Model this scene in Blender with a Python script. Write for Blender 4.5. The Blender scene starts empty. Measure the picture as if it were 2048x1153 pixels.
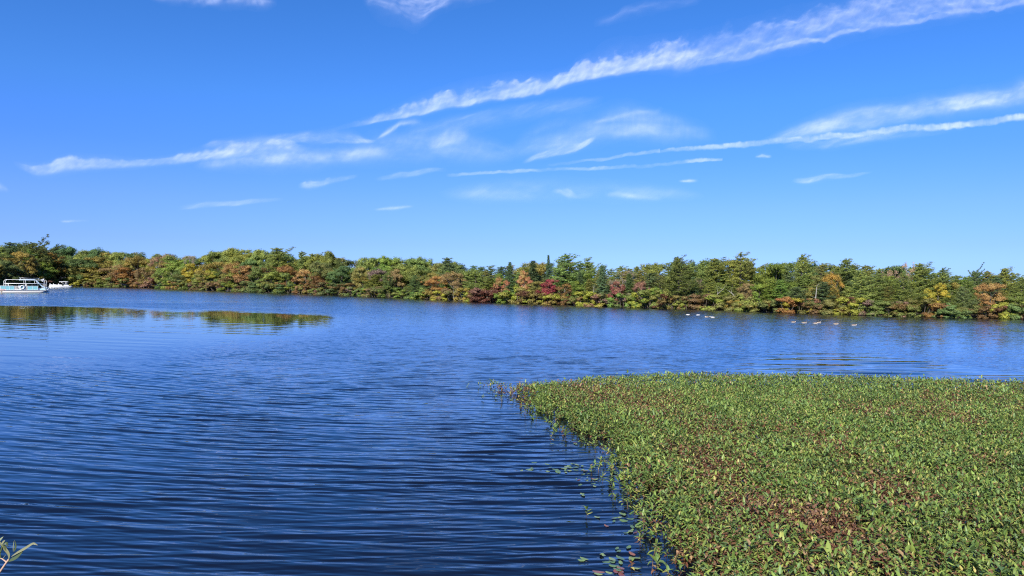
import bpy, math, random
import numpy as np
from mathutils import Vector, Matrix

# ------------------------------------------------------------------ scene / camera / world / sun
scene = bpy.context.scene
COL = scene.collection
R = math.radians

CAM_H = 4.0
FPX = 1400.0                       # focal length in pixels of a 2048 wide frame
ROLL = R(0.73)
PITCH = math.atan(10.5 / FPX)
Fv = np.array([0, math.cos(PITCH), -math.sin(PITCH)])
_R0 = np.array([1.0, 0, 0])
_U0 = np.cross(_R0, Fv)
Rv = _R0 * math.cos(ROLL) + _U0 * math.sin(ROLL)
Uv = -_R0 * math.sin(ROLL) + _U0 * math.cos(ROLL)
CAMP = np.array([0, 0, CAM_H])

cam_data = bpy.data.cameras.new("camera")
cam_data.sensor_width = 36.0
cam_data.lens = 36.0 * FPX / 2048.0
cam_data.clip_start = 0.05
cam_data.clip_end = 400000.0
cam = bpy.data.objects.new("camera", cam_data)
COL.objects.link(cam)
m = Matrix.Identity(4)
for i in range(3):
    m[i][0] = Rv[i]; m[i][1] = Uv[i]; m[i][2] = -Fv[i]; m[i][3] = CAMP[i]
cam.matrix_world = m
scene.camera = cam

SUN_EL = R(35.0)
SUN_AZ = R(200.0)                  # clockwise from +Y: behind the camera, to its left
sun_dir = Vector((math.sin(SUN_AZ) * math.cos(SUN_EL), math.cos(SUN_AZ) * math.cos(SUN_EL), math.sin(SUN_EL)))

world = bpy.data.worlds.new("World")
scene.world = world
world.use_nodes = True
wn = world.node_tree
wn.nodes.clear()
w_out = wn.nodes.new("ShaderNodeOutputWorld")
w_bg = wn.nodes.new("ShaderNodeBackground")
w_sky = wn.nodes.new("ShaderNodeTexSky")
w_hsv = wn.nodes.new("ShaderNodeHueSaturation")
w_sky.sky_type = 'NISHITA'
w_sky.sun_disc = False
w_sky.sun_elevation = SUN_EL
w_sky.sun_rotation = SUN_AZ
w_sky.altitude = 0.0
w_sky.air_density = 1.0
w_sky.dust_density = 0.3
w_sky.ozone_density = 3.0
w_hsv.inputs['Saturation'].default_value = 1.0
w_hsv.inputs['Value'].default_value = 1.0
w_bg.inputs['Strength'].default_value = 0.0847
# the phone's deep blue rendering of a clear autumn sky: a tint that varies a little with elevation
w_tc = wn.nodes.new("ShaderNodeTexCoord"); w_sep = wn.nodes.new("ShaderNodeSeparateXYZ")
w_rmp = wn.nodes.new("ShaderNodeValToRGB"); w_mul = wn.nodes.new("ShaderNodeVectorMath"); w_sc = wn.nodes.new("ShaderNodeVectorMath")
w_mul.operation = 'MULTIPLY'; w_sc.operation = 'SCALE'; w_sc.inputs['Scale'].default_value = 2.0 * 0.86
TINT = [(0, (.43, .75, 1.75)), (3, (.425, .645, 1.45)), (6, (.435, .672, 1.45)), (10, (.370, .705, 1.55)), (14, (.365, .790, 1.50)), (22, (.320, .785, 1.45)), (35, (.225, .58, 1.28)), (60, (.16, .39, .94))]
el_ = w_rmp.color_ramp.elements
for i, (e, c) in enumerate(TINT):
    x = math.sin(R(e)); q = el_[i] if i < 2 else el_.new(x)
    q.position = x; q.color = (c[0] / 2, c[1] / 2, c[2] / 2, 1)
wn.links.new(w_tc.outputs['Generated'], w_sep.inputs[0]); wn.links.new(w_sep.outputs['Z'], w_rmp.inputs[0])
wn.links.new(w_sky.outputs[0], w_mul.inputs[0]); wn.links.new(w_rmp.outputs[0], w_mul.inputs[1]); wn.links.new(w_mul.outputs[0], w_sc.inputs[0])
wn.links.new(w_sc.outputs[0], w_hsv.inputs['Color'])
wn.links.new(w_hsv.outputs[0], w_bg.inputs[0])
wn.links.new(w_bg.outputs[0], w_out.inputs[0])

sun_l = bpy.data.lights.new("sun", 'SUN')
sun_l.energy = 5.0
sun_l.angle = R(0.53)
sun_l.color = (1.0, 0.95, 0.86)
sun_o = bpy.data.objects.new("sun", sun_l)
COL.objects.link(sun_o)
sun_o.rotation_euler = sun_dir.to_track_quat('Z', 'Y').to_euler()
sun_o.location = (-40, -60, 60)

scene.view_settings.view_transform = 'Standard'
scene.view_settings.look = 'None'
scene.view_settings.exposure = 0.70
scene.view_settings.gamma = 1.0
scene.view_settings.use_curve_mapping = False
scene.cycles.max_bounces = 8
scene.cycles.transparent_max_bounces = 16
scene.cycles.use_denoising = False
scene.cycles.filter_width = 1.15
scene.cycles.caustics_reflective = False
scene.cycles.caustics_refractive = False

# ------------------------------------------------------------------ helpers
def ray(px, py):
    """direction of the sight line through photo pixel (2048 x 1153)"""
    px = np.asarray(px, float); py = np.asarray(py, float)
    return Fv + np.multiply.outer((px - 1024) / FPX, Rv) + np.multiply.outer((576.5 - py) / FPX, Uv)

def on_plane(px, py, z=0.0):
    d = ray(px, py)
    return CAMP + d * ((z - CAM_H) / d[..., 2])[..., None]

def at_depth(px, py, y):
    d = ray(px, py)
    return CAMP + d * (y / d[..., 1])[..., None]

def hash2(ix, iy, seed):
    h = (ix.astype(np.int64) * 374761393 + iy.astype(np.int64) * 668265263 + seed * 982451653) & 0xffffffff
    h = ((h ^ (h >> 13)) * 1274126177) & 0xffffffff
    h = h ^ (h >> 16)
    return (h & 0xffff) / 65535.0

def vnoise(x, y, seed=0):
    x = np.asarray(x, float); y = np.asarray(y, float)
    ix = np.floor(x); iy = np.floor(y)
    fx = x - ix; fy = y - iy
    fx = fx * fx * fx * (fx * (fx * 6 - 15) + 10); fy = fy * fy * fy * (fy * (fy * 6 - 15) + 10)
    a = hash2(ix, iy, seed); b = hash2(ix + 1, iy, seed); c = hash2(ix, iy + 1, seed); d = hash2(ix + 1, iy + 1, seed)
    return (a * (1 - fx) + b * fx) * (1 - fy) + (c * (1 - fx) + d * fx) * fy

def fbm(x, y, octv=4, seed=0, gain=0.5):
    s = 0; a = 1.0; t = 0
    for o in range(octv):
        s = s + a * vnoise(x, y, seed + o * 17); t += a
        x = x * 2.03 + 11.3; y = y * 2.03 + 5.7; a *= gain
    return s / t

def sstep(a, b, x):
    t = np.clip((x - a) / (b - a), 0, 1)
    return t * t * (3 - 2 * t)

def link(o, parent=None):
    COL.objects.link(o)
    if parent is not None:
        o.parent = parent
    return o

def tag(o, label=None, cat=None, group=None, kind=None):
    if label: o["label"] = label
    if cat: o["category"] = cat
    if group: o["group"] = group
    if kind: o["kind"] = kind
    return o

def empty(name, loc=(0, 0, 0), rz=0.0):
    o = bpy.data.objects.new(name, None)
    o.location = loc; o.rotation_euler = (0, 0, rz)
    o.empty_display_size = 0.2
    return link(o)

def np_mesh(name, verts, faces, mats=(), smooth=False, fattr=None, cattr=None, mat_idx=None):
    """verts (N,3); faces: list of (M,k) int arrays"""
    me = bpy.data.meshes.new(name)
    verts = np.ascontiguousarray(verts, np.float32)
    faces = [np.asarray(f, np.int32) for f in faces if len(f)]
    me.vertices.add(len(verts))
    me.vertices.foreach_set("co", verts.ravel())
    nl = sum(f.size for f in faces); nf = sum(len(f) for f in faces)
    me.loops.add(nl); me.polygons.add(nf)
    me.loops.foreach_set("vertex_index", np.concatenate([f.ravel() for f in faces]))
    tot = np.concatenate([np.full(len(f), f.shape[1], np.int32) for f in faces])
    st = np.concatenate([[0], np.cumsum(tot)[:-1]]).astype(np.int32)
    me.polygons.foreach_set("loop_start", st)
    try:
        me.polygons.foreach_set("loop_total", tot)
    except Exception:
        pass
    for mt in mats: me.materials.append(mt)
    if mat_idx is not None:
        me.polygons.foreach_set("material_index", np.asarray(mat_idx, np.int32))
    me.polygons.foreach_set("use_smooth", np.full(nf, bool(smooth)))
    me.update(calc_edges=True)
    for k, v in (fattr or {}).items():
        a = me.attributes.new(k, 'FLOAT', 'POINT'); a.data.foreach_set("value", np.ascontiguousarray(v, np.float32))
    for k, v in (cattr or {}).items():
        a = me.attributes.new(k, 'FLOAT_COLOR', 'POINT'); a.data.foreach_set("color", np.ascontiguousarray(v, np.float32).ravel())
    me.validate()
    return me

class MB:
    """collects boxes, tubes, lofts; builds ONE mesh object"""
    def __init__(s): s.v = []; s.f = []; s.n = 0
    def add(s, v, f):
        v = np.asarray(v, float)
        s.v.append(v); s.f += [tuple(int(i) + s.n for i in q) for q in f]; s.n += len(v)
    def box(s, c, d, taper=1.0):
        cx, cy, cz = c; x, y, z = d[0] / 2, d[1] / 2, d[2] / 2
        v = [(cx + a * x * (taper if k > 0 else 1), cy + b * y * (taper if k > 0 else 1), cz + k * z) for k in (-1, 1) for a, b in ((-1, -1), (1, -1), (1, 1), (-1, 1))]
        s.add(v, [(3, 2, 1, 0), (4, 5, 6, 7), (0, 1, 5, 4), (1, 2, 6, 5), (2, 3, 7, 6), (3, 0, 4, 7)])
    def tube(s, pts, rad, n=6, cap=True, sx=1.0):
        pts = np.asarray(pts, float); k = len(pts)
        rad = np.full(k, rad) if np.isscalar(rad) else np.asarray(rad, float)
        t = np.gradient(pts, axis=0); t /= np.linalg.norm(t, axis=1)[:, None] + 1e-12
        ref = np.array([0, 0, 1.0]) if abs(t[0][2]) < 0.9 else np.array([1.0, 0, 0])
        v = []
        for i in range(k):
            a = np.cross(t[i], ref); a /= np.linalg.norm(a) + 1e-12
            b = np.cross(a, t[i]); ref = b if abs(np.dot(b, t[i])) < .9 else ref
            for j in range(n):
                w = 2 * math.pi * j / n
                v.append(pts[i] + rad[i] * (sx * math.cos(w) * a + math.sin(w) * b))
        f = [(i * n + j, i * n + (j + 1) % n, (i + 1) * n + (j + 1) % n, (i + 1) * n + j) for i in range(k - 1) for j in range(n)]
        if cap: f += [tuple(range(n))[::-1], tuple(range((k - 1) * n, k * n))]
        s.add(v, f)
    def mesh(s, name, mat, smooth=False):
        me = bpy.data.meshes.new(name)
        me.from_pydata(np.concatenate(s.v).tolist(), [], s.f)
        if mat: me.materials.append(mat)
        if smooth: me.polygons.foreach_set("use_smooth", np.ones(len(me.polygons), bool))
        me.update()
        return me
    def build(s, name, mat, parent=None, smooth=False):
        return link(bpy.data.objects.new(name, s.mesh(name, mat, smooth)), parent)

# ------------------------------------------------------------------ materials
def new_mat(name):
    mt = bpy.data.materials.new(name); mt.use_nodes = True
    nt = mt.node_tree; nt.nodes.clear()
    out = nt.nodes.new("ShaderNodeOutputMaterial")
    return mt, nt, out

def N(nt, typ, **kw):
    n = nt.nodes.new(typ)
    for k, v in kw.items(): setattr(n, k, v)
    return n

def math_node(nt, op, a, b=None, clamp=False):
    n = N(nt, "ShaderNodeMath", operation=op, use_clamp=clamp)
    for i, x in enumerate((a, b)):
        if x is None: continue
        if isinstance(x, (int, float)): n.inputs[i].default_value = x
        else: nt.links.new(x, n.inputs[i])
    return n.outputs[0]

def plain(name, col, rough=0.6, metal=0.0, var=0.12, scale=8.0, spec=0.4):
    """painted / solid surface with a little procedural unevenness"""
    mt, nt, out = new_mat(name)
    b = N(nt, "ShaderNodeBsdfPrincipled")
    b.inputs['Roughness'].default_value = rough; b.inputs['Metallic'].default_value = metal
    b.inputs['Specular IOR Level'].default_value = spec
    tc = N(nt, "ShaderNodeTexCoord")
    no = N(nt, "ShaderNodeTexNoise"); no.inputs['Scale'].default_value = scale; no.inputs['Detail'].default_value = 4
    nt.links.new(tc.outputs['Object'], no.inputs['Vector'])
    mx = N(nt, "ShaderNodeMix", data_type='RGBA')
    mx.inputs[6].default_value = (*[c * (1 - var) for c in col], 1); mx.inputs[7].default_value = (*[min(1, c * (1 + var)) for c in col], 1)
    nt.links.new(no.outputs['Fac'], mx.inputs[0])
    nt.links.new(mx.outputs[2], b.inputs['Base Color'])
    nt.links.new(b.outputs[0], out.inputs[0])
    return mt

def foliage_mat():
    mt, nt, out = new_mat("foliage")
    oi = N(nt, "ShaderNodeObjectInfo")
    ti = N(nt, "ShaderNodeAttribute", attribute_type='OBJECT', attribute_name="tint")
    cl = N(nt, "ShaderNodeAttribute", attribute_name="clump")
    lf = N(nt, "ShaderNodeAttribute", attribute_name="leaf")
    ramp = N(nt, "ShaderNodeMapRange", interpolation_type='SMOOTHSTEP')
    ramp.inputs['From Min'].default_value = 0.35; ramp.inputs['From Max'].default_value = 0.8
    nt.links.new(cl.outputs['Fac'], ramp.inputs['Value'])
    mx = N(nt, "ShaderNodeMix", data_type='RGBA')
    nt.links.new(ramp.outputs[0], mx.inputs[0])
    nt.links.new(oi.outputs['Color'], mx.inputs[6]); nt.links.new(ti.outputs['Color'], mx.inputs[7])
    hs = N(nt, "ShaderNodeHueSaturation")
    nt.links.new(mx.outputs[2], hs.inputs['Color'])
    v1 = N(nt, "ShaderNodeMapRange"); v1.inputs['To Min'].default_value = 0.65; v1.inputs['To Max'].default_value = 1.35
    nt.links.new(lf.outputs['Fac'], v1.inputs['Value']); nt.links.new(v1.outputs[0], hs.inputs['Value'])
    h1 = N(nt, "ShaderNodeMapRange"); h1.inputs['To Min'].default_value = 0.49; h1.inputs['To Max'].default_value = 0.51
    nt.links.new(cl.outputs['Fac'], h1.inputs['Value']); nt.links.new(h1.outputs[0], hs.inputs['Hue'])
    b = N(nt, "ShaderNodeBsdfPrincipled"); b.inputs['Roughness'].default_value = 0.55; b.inputs['Specular IOR Level'].default_value = 0.25
    nt.links.new(hs.outputs[0], b.inputs['Base Color'])
    tr = N(nt, "ShaderNodeBsdfTranslucent"); nt.links.new(hs.outputs[0], tr.inputs['Color'])
    ms = N(nt, "ShaderNodeMixShader"); ms.inputs[0].default_value = 0.45
    nt.links.new(b.outputs[0], ms.inputs[1]); nt.links.new(tr.outputs[0], ms.inputs[2])
    nt.links.new(ms.outputs[0], out.inputs[0])
    return mt

def leafcolor_mat(name, rough=0.38, spec=0.5, trans=0.22):
    """leaf whose own colour is stored per leaf"""
    mt, nt, out = new_mat(name)
    at = N(nt, "ShaderNodeAttribute", attribute_name="leaf_color")
    b = N(nt, "ShaderNodeBsdfPrincipled"); b.inputs['Roughness'].default_value = rough; b.inputs['Specular IOR Level'].default_value = spec
    nt.links.new(at.outputs['Color'], b.inputs['Base Color'])
    tr = N(nt, "ShaderNodeBsdfTranslucent"); nt.links.new(at.outputs['Color'], tr.inputs['Color'])
    ms = N(nt, "ShaderNodeMixShader"); ms.inputs[0].default_value = trans
    nt.links.new(b.outputs[0], ms.inputs[1]); nt.links.new(tr.outputs[0], ms.inputs[2])
    nt.links.new(ms.outputs[0], out.inputs[0])
    return mt

def bark_mat():
    mt, nt, out = new_mat("bark")
    oi = N(nt, "ShaderNodeAttribute", attribute_type='OBJECT', attribute_name="bark_color")
    tc = N(nt, "ShaderNodeTexCoord")
    mp = N(nt, "ShaderNodeMapping"); mp.inputs['Scale'].default_value = (30, 30, 6)
    nt.links.new(tc.outputs['Object'], mp.inputs['Vector'])
    no = N(nt, "ShaderNodeTexNoise"); no.inputs['Scale'].default_value = 1.5; no.inputs['Detail'].default_value = 5
    nt.links.new(mp.outputs[0], no.inputs['Vector'])
    hs = N(nt, "ShaderNodeHueSaturation")
    v = N(nt, "ShaderNodeMapRange"); v.inputs['To Min'].default_value = 0.5; v.inputs['To Max'].default_value = 1.5
    nt.links.new(no.outputs['Fac'], v.inputs['Value']); nt.links.new(v.outputs[0], hs.inputs['Value'])
    nt.links.new(oi.outputs['Color'], hs.inputs['Color'])
    b = N(nt, "ShaderNodeBsdfPrincipled"); b.inputs['Roughness'].default_value = 0.9
    nt.links.new(hs.outputs[0], b.inputs['Base Color']); nt.links.new(b.outputs[0], out.inputs[0])
    return mt

FOLIAGE = foliage_mat()
BARK = bark_mat()
MAT_LEAF = leafcolor_mat("mat_leaf", 0.45, 0.35, 0.25)
FLOAT_LEAF = leafcolor_mat("floating_leaf_skin", 0.3, 0.5, 0.08)
TWIG_LEAF = leafcolor_mat("twig_leaf", 0.42, 0.5, 0.25)

# ------------------------------------------------------------------ shoreline of the far bank (photo pixels -> ground)
SHORE_PX = [(-700, 577), (-300, 577), (0, 574), (130, 572.5), (200, 574), (300, 576.5), (400, 580.5), (500, 584), (600, 588), (700, 592), (800, 596.5),
            (900, 601), (1000, 605.5), (1100, 609), (1200, 613), (1300, 616.5), (1400, 619), (1500, 622.5), (1600, 626.5), (1700, 630),
            (1800, 633), (1900, 635.5), (2048, 638.5), (2400, 648), (2900, 662)]
SHORE = on_plane([p[0] for p in SHORE_PX], [p[1] for p in SHORE_PX], 0.0)
SX = np.array([p[0] for p in SHORE_PX], float)
def shore_pt(px):
    y = np.interp(px, SX, [p[1] for p in SHORE_PX])
    return on_plane(px, y, 0.0)
def shore_y(px): return np.interp(px, SX, [p[1] for p in SHORE_PX])
# tan(azimuth) -> forward distance of the bank
SH_T = SHORE[:, 0] / SHORE[:, 1]; SH_Y = SHORE[:, 1]
def bank_depth(x, y):
    """metres beyond the far waterline (positive on land), measured along the sight line's forward axis"""
    return y - np.interp(x / np.maximum(y, 1e-3), SH_T, SH_Y)
def land_z(x, y):
    d = bank_depth(x, y)
    return np.where(d > -2, 0.1 + np.clip(d, -2, 3) * 0.12 + np.clip(d - 3, 0, 1000) * 0.012, -0.6)

# ground sheet: lake bed, near bank and far land in one
def build_ground():
    ys = np.concatenate([np.linspace(-60, 2, 12), np.linspace(2.5, 9, 14), np.linspace(12, 88, 12), np.linspace(90, 420, 140), np.geomspace(440, 30000, 20)])
    ts = np.concatenate([np.linspace(-40, -2, 8), np.linspace(-1.6, 1.6, 160), np.linspace(2, 40, 8)])
    Y, T = np.meshgrid(ys, ts, indexing='ij')
    X = np.where(np.abs(Y) < 1e9, T * np.maximum(Y, 20.0), 0)
    Z = np.full(X.shape, -1.4)
    d = bank_depth(X, np.maximum(Y, 1)); 
    far = Y > 60
    Z = np.where(far, np.where(d > -3, np.minimum(0.12 + np.clip(d, -3, 0) * 0.5 + np.clip(d, 0, 3) * 0.08 + np.clip(d - 3, 0, 900) * 0.012, 12), -1.4), Z)
    near = np.clip(2.4 - np.maximum(Y, 0) * 0.42, -1.4, 2.4)
    Z = np.where(Y < 12, near, Z)
    nr, nc = X.shape
    idx = np.arange(nr * nc).reshape(nr, nc)
    q = np.stack([idx[:-1, :-1], idx[:-1, 1:], idx[1:, 1:], idx[1:, :-1]], -1).reshape(-1, 4)
    mt, nt, out = new_mat("forest_soil")
    b = N(nt, "ShaderNodeBsdfPrincipled"); b.inputs['Roughness'].default_value = 0.95
    ge = N(nt, "ShaderNodeNewGeometry")
    no = N(nt, "ShaderNodeTexNoise"); no.inputs['Scale'].default_value = 1.7; no.inputs['Detail'].default_value = 8
    nt.links.new(ge.outputs['Position'], no.inputs['Vector'])
    cr = N(nt, "ShaderNodeValToRGB")
    cr.color_ramp.elements[0].position = 0.3; cr.color_ramp.elements[0].color = (0.012, 0.009, 0.006, 1)
    cr.color_ramp.elements[1].position = 0.7; cr.color_ramp.elements[1].color = (0.055, 0.042, 0.02, 1)
    nt.links.new(no.outputs['Fac'], cr.inputs[0]); nt.links.new(cr.outputs[0], b.inputs['Base Color'])
    nt.links.new(b.outputs[0], out.inputs[0])
    me = np_mesh("ground", np.stack([X, Y, Z], -1).reshape(-1, 3), [q], [mt], True)
    o = link(bpy.data.objects.new("ground", me)); tag(o, kind="structure")
build_ground()

def ground_z(x, y):
    d = float(bank_depth(np.array(x), np.array(y)))
    return min(0.12 + min(max(d, -3), 0) * 0.5 + min(max(d, 0), 3) * 0.08 + max(d - 3, 0) * 0.012, 12)

# ------------------------------------------------------------------ the mat of water plants: outline on the water
MAT_PX_EDGE = [(985, 770), (1012, 786), (1050, 803), (1085, 826), (1125, 852), (1165, 872), (1205, 886), (1230, 906), (1240, 930), (1232, 955),
               (1246, 985), (1285, 1008), (1312, 1035), (1318, 1060), (1305, 1090), (1312, 1125), (1335, 1180), (1345, 1260)]
MAT_PX_FAR = [(2900, 796), (2500, 776), (2048, 758), (1850, 751), (1700, 747), (1550, 745), (1450, 743), (1380, 742), (1300, 744), (1200, 750), (1110, 757), (1040, 763)]
MAT_POLY = np.concatenate([on_plane([p[0] for p in MAT_PX_EDGE], [p[1] for p in MAT_PX_EDGE], 0.02)[:, :2],
                           on_plane([2900], [1280], 0.02)[:, :2],
                           on_plane([p[0] for p in MAT_PX_FAR], [p[1] for p in MAT_PX_FAR], 0.33)[:, :2]])
def poly_dist(P, poly):
    """signed distance (inside positive) of points to a polygon"""
    A = poly; B = np.roll(poly, -1, 0)
    best = np.full(len(P), 1e9); ins = np.zeros(len(P), bool)
    for a, b in zip(A, B):
        ab = b - a; t = np.clip(((P - a) @ ab) / (ab @ ab), 0, 1)
        dd = np.linalg.norm(P - (a + t[:, None] * ab), axis=1); best = np.minimum(best, dd)
        c = ((a[1] > P[:, 1]) != (b[1] > P[:, 1]))
        xx = a[0] + (P[:, 1] - a[1]) * (b[0] - a[0]) / (b[1] - a[1] + 1e-12)
        ins ^= c & (P[:, 0] < xx)
    return np.where(ins, best, -best)

# ------------------------------------------------------------------ water
def build_water():
    rng = np.random.default_rng(5)
    ys = np.concatenate([np.linspace(3.0, 8, 20)[:-1], np.geomspace(8, 75, 1080), np.geomspace(76, 460, 200), np.geomspace(500, 40000, 24)])
    ts = np.concatenate([np.linspace(-12, -1.2, 24)[:-1], np.linspace(-1.2, -0.78, 24)[:-1], np.linspace(-0.78, 0.78, 620), np.linspace(0.78, 1.2, 24)[1:], np.linspace(1.2, 12, 24)[1:]])
    Y, T = np.meshgrid(ys, ts, indexing='ij'); X = T * Y
    dY = np.gradient(ys)[:, None] * np.ones_like(X)
    # ruffle map: where the breeze touches the pond
    hor = 553 + 26 * (1024 + FPX * T) / 2048
    px = 1024 + FPX * T; py = hor + FPX * CAM_H / Y
    n1 = fbm(X * 0.05, Y * 0.035, 4, 3); n2 = fbm(X * 0.012, Y * 0.03, 3, 9)
    n3 = fbm(X * 0.02 + 4, Y * 0.12, 3, 23)
    # calm bay in front of the boats (ends in a point to the right)
    edge_top = np.interp(px, [-3000, 0, 180, 360, 440, 560, 655, 700, 5000], [608, 612, 616, 622, 622, 628, 632, 640, 660]) + (n3 - .5) * 5 + (n1 - .5) * 3 - 2.5
    edge_bot = np.interp(px, [-3000, 0, 200, 420, 560, 660, 720, 5000], [745, 735, 715, 690, 672, 652, 638, 638]) + (n1 - .5) * 30
    calm = sstep(-3, 5, py - edge_top) * (1 - sstep(-26, 30, py - edge_bot)) * (1 - sstep(640, 720, px))
    # partly calm lanes just beyond it
    lane = np.exp(-((py - edge_top + 14) / 6) ** 2) * 0.55 * sstep(0.42, 0.6, n3) * (1 - sstep(500, 700, px))
    # calm pool behind the plant mat
    ct = np.interp(px, [1380, 1500, 1600, 1750, 1900, 2048, 2300], [745, 716, 706, 708, 727, 742, 750]) + (n3 - .5) * 14
    calm2 = sstep(-5, 14, py - ct) * sstep(1400, 1560, px) * (1 - sstep(775, 800, py))
    lane2 = 0.45 * np.exp(-((py - 690) / 25) ** 2) * sstep(1500, 1900, px)
    ruf = 1 - np.clip(np.maximum(np.maximum(calm * 0.88, lane), np.maximum(calm2 * 0.93, lane2)), 0, 1)
    ruf = ruf * (0.72 + 0.55 * n2) * (0.8 + 0.4 * n1)
    # near water has longer, cleaner waves
    nearf = 1 - sstep(14, 40, Y)
    # waves: arcs centred far out on the pond, so the crests curve like a bowl
    H = np.zeros_like(X)
    lost = np.zeros_like(X)
    grp = [fbm(X * 0.22 + 7 * i, Y * 0.35 + 3 * i, 2, 40 + i) for i in range(4)]
    K = 60
    Ls = np.geomspace(0.11, 0.66, K)
    skew = lambda a: np.sin(a - .6 * np.sin(a))          # steep lee faces, long backs
    for i in range(K):
        L = Ls[i]
        cx = rng.normal(-1.5, 4.5 if L > .35 else 8.0); cy = rng.uniform(46, 72)
        r = np.hypot(X - cx, Y - cy)
        k = 2 * math.pi / L
        sl = 0.0175 * (0.7 + 0.6 * rng.random()) * (L / 0.5) ** 0.0
        g = sstep(0.30, 0.72, grp[i % 4]) * 1.6 + 0.15
        fade = sstep(3.0, 6.0, L / dY)
        H += fade * sl / k * g * skew(k * r + rng.uniform(0, 6.28))
        lost += (1 - fade) * sl ** 2
    # gentle ripples that cross the calm water
    for i in range(10):
        L = np.geomspace(0.7, 2.2, 10)[i]
        r = np.hypot(X - rng.normal(4, 10), Y - rng.uniform(60, 90)); k = 2 * math.pi / L
        H += sstep(2.5, 5.0, L / dY) * 0.0032 / k * np.sin(k * r + rng.uniform(0, 6.28)) 
    P = np.stack([X.ravel(), Y.ravel()], 1)
    sel = (P[:, 1] < 40) & (np.abs(P[:, 0]) < 40)
    dm = np.full(len(P), -9.0); dm[sel] = poly_dist(P[sel], MAT_POLY)
    dm = dm.reshape(X.shape)
    damp = 1 - 0.92 * sstep(-1.1, 0.5, dm)                 # plants still the water
    amp = np.clip(ruf, 0.10, 1.3) * damp
    H *= amp * (1 - sstep(60, 76, Y)) * (1 - .25 * sstep(18, 40, Y))
    for i in range(7):       # long ripples running over the calm pool and the calm bay
        L = np.geomspace(1.3, 2.9, 7)[i]; k = 2 * math.pi / L
        r = np.hypot(X - rng.normal(12, 14), Y - rng.uniform(140, 240))
        H += np.maximum(calm2 * .020, calm * .004 * (1 - sstep(50, 76, Y))) / k * skew(k * r + rng.uniform(0, 6.28)) * (.3 + 1.2 * sstep(.3, .7, grp[i % 4]))
    micro = np.clip(ruf, 0.0, 1.4) * (0.26 + 0.74 * (1 - nearf)) * (0.25 + 0.75 * damp) * (1 + .8 * sstep(55, 100, Y)) * (1 - .55 * np.maximum(calm, calm2))
    nr, nc = X.shape
    idx = np.arange(nr * nc).reshape(nr, nc)
    q = np.stack([idx[:-1, :-1], idx[:-1, 1:], idx[1:, 1:], idx[1:, :-1]], -1).reshape(-1, 4)
    # lift of crests only; the mean level stays at zero
    me_v = np.stack([X, Y, H], -1).reshape(-1, 3)
    mt, nt, out = new_mat("pond_water")
    b = N(nt, "ShaderNodeBsdfPrincipled")
    b.inputs['Base Color'].default_value = (0.004, 0.007, 0.014, 1)
    b.inputs['Roughness'].default_value = 0.02
    b.inputs['IOR'].default_value = 1.34
    ge = N(nt, "ShaderNodeNewGeometry")
    at = N(nt, "ShaderNodeAttribute", attribute_name="ruffle")
    def slope(sx, sy, scale, det, amp_):
        mp = N(nt, "ShaderNodeMapping"); mp.inputs['Scale'].default_value = (sx, sy, 1)
        nt.links.new(ge.outputs['Position'], mp.inputs['Vector'])
        no = N(nt, "ShaderNodeTexNoise"); no.inputs['Scale'].default_value = scale; no.inputs['Detail'].default_value = det
        no.inputs['Roughness'].default_value = 0.6
        nt.links.new(mp.outputs[0], no.inputs['Vector'])
        sb = N(nt, "ShaderNodeVectorMath", operation='SUBTRACT'); sb.inputs[1].default_value = (0.5, 0.5, 0.5)
        nt.links.new(no.outputs['Color'], sb.inputs[0])
        mu = N(nt, "ShaderNodeVectorMath", operation='MULTIPLY'); mu.inputs[1].default_value = (amp_ * 0.6, amp_, 0)
        nt.links.new(sb.outputs[0], mu.inputs[0])
        return mu.outputs[0]
    s1 = slope(0.30, 0.50, 1.0, 1.0, 0.16)       # metre-scale patches
    s2 = slope(1.0, 2.3, 1.0, 2.0, 0.36)         # wavelets
    s3 = slope(3.6, 9.0, 1.0, 1.0, 0.28)         # fine ripples
    s4 = slope(1.0, 7.5, 1.0, 2.0, 0.34)         # long thin crests
    a0 = N(nt, "ShaderNodeVectorMath", operation='ADD'); nt.links.new(s1, a0.inputs[0]); nt.links.new(s4, a0.inputs[1]); s1 = a0.outputs[0]
    a1 = N(nt, "ShaderNodeVectorMath", operation='ADD'); nt.links.new(s1, a1.inputs[0]); nt.links.new(s2, a1.inputs[1])
    a2 = N(nt, "ShaderNodeVectorMath", operation='ADD'); nt.links.new(a1.outputs[0], a2.inputs[0]); nt.links.new(s3, a2.inputs[1])
    sc = N(nt, "ShaderNodeVectorMath", operation='SCALE'); nt.links.new(a2.outputs[0], sc.inputs[0]); nt.links.new(at.outputs['Fac'], sc.inputs['Scale'])
    # at a low angle only the faces of wavelets turned to the near shore are seen: fold the slopes that way far out
    sx = N(nt, "ShaderNodeSeparateXYZ"); nt.links.new(sc.outputs[0], sx.inputs[0])
    px_ = N(nt, "ShaderNodeSeparateXYZ"); nt.links.new(ge.outputs['Position'], px_.inputs[0])
    fr = N(nt, "ShaderNodeMapRange", interpolation_type='SMOOTHSTEP'); fr.inputs['From Min'].default_value = 14; fr.inputs['From Max'].default_value = 45
    nt.links.new(px_.outputs['Y'], fr.inputs['Value'])
    ab = math_node(nt, 'MULTIPLY', math_node(nt, 'ABSOLUTE', sx.outputs['Y']), -0.85)
    ab = math_node(nt, 'SUBTRACT', ab, math_node(nt, 'MULTIPLY', at.outputs['Fac'], 0.008))
    fm = N(nt, "ShaderNodeMix", data_type='FLOAT'); nt.links.new(fr.outputs[0], fm.inputs[0]); nt.links.new(sx.outputs['Y'], fm.inputs[2]); nt.links.new(ab, fm.inputs[3])
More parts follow.
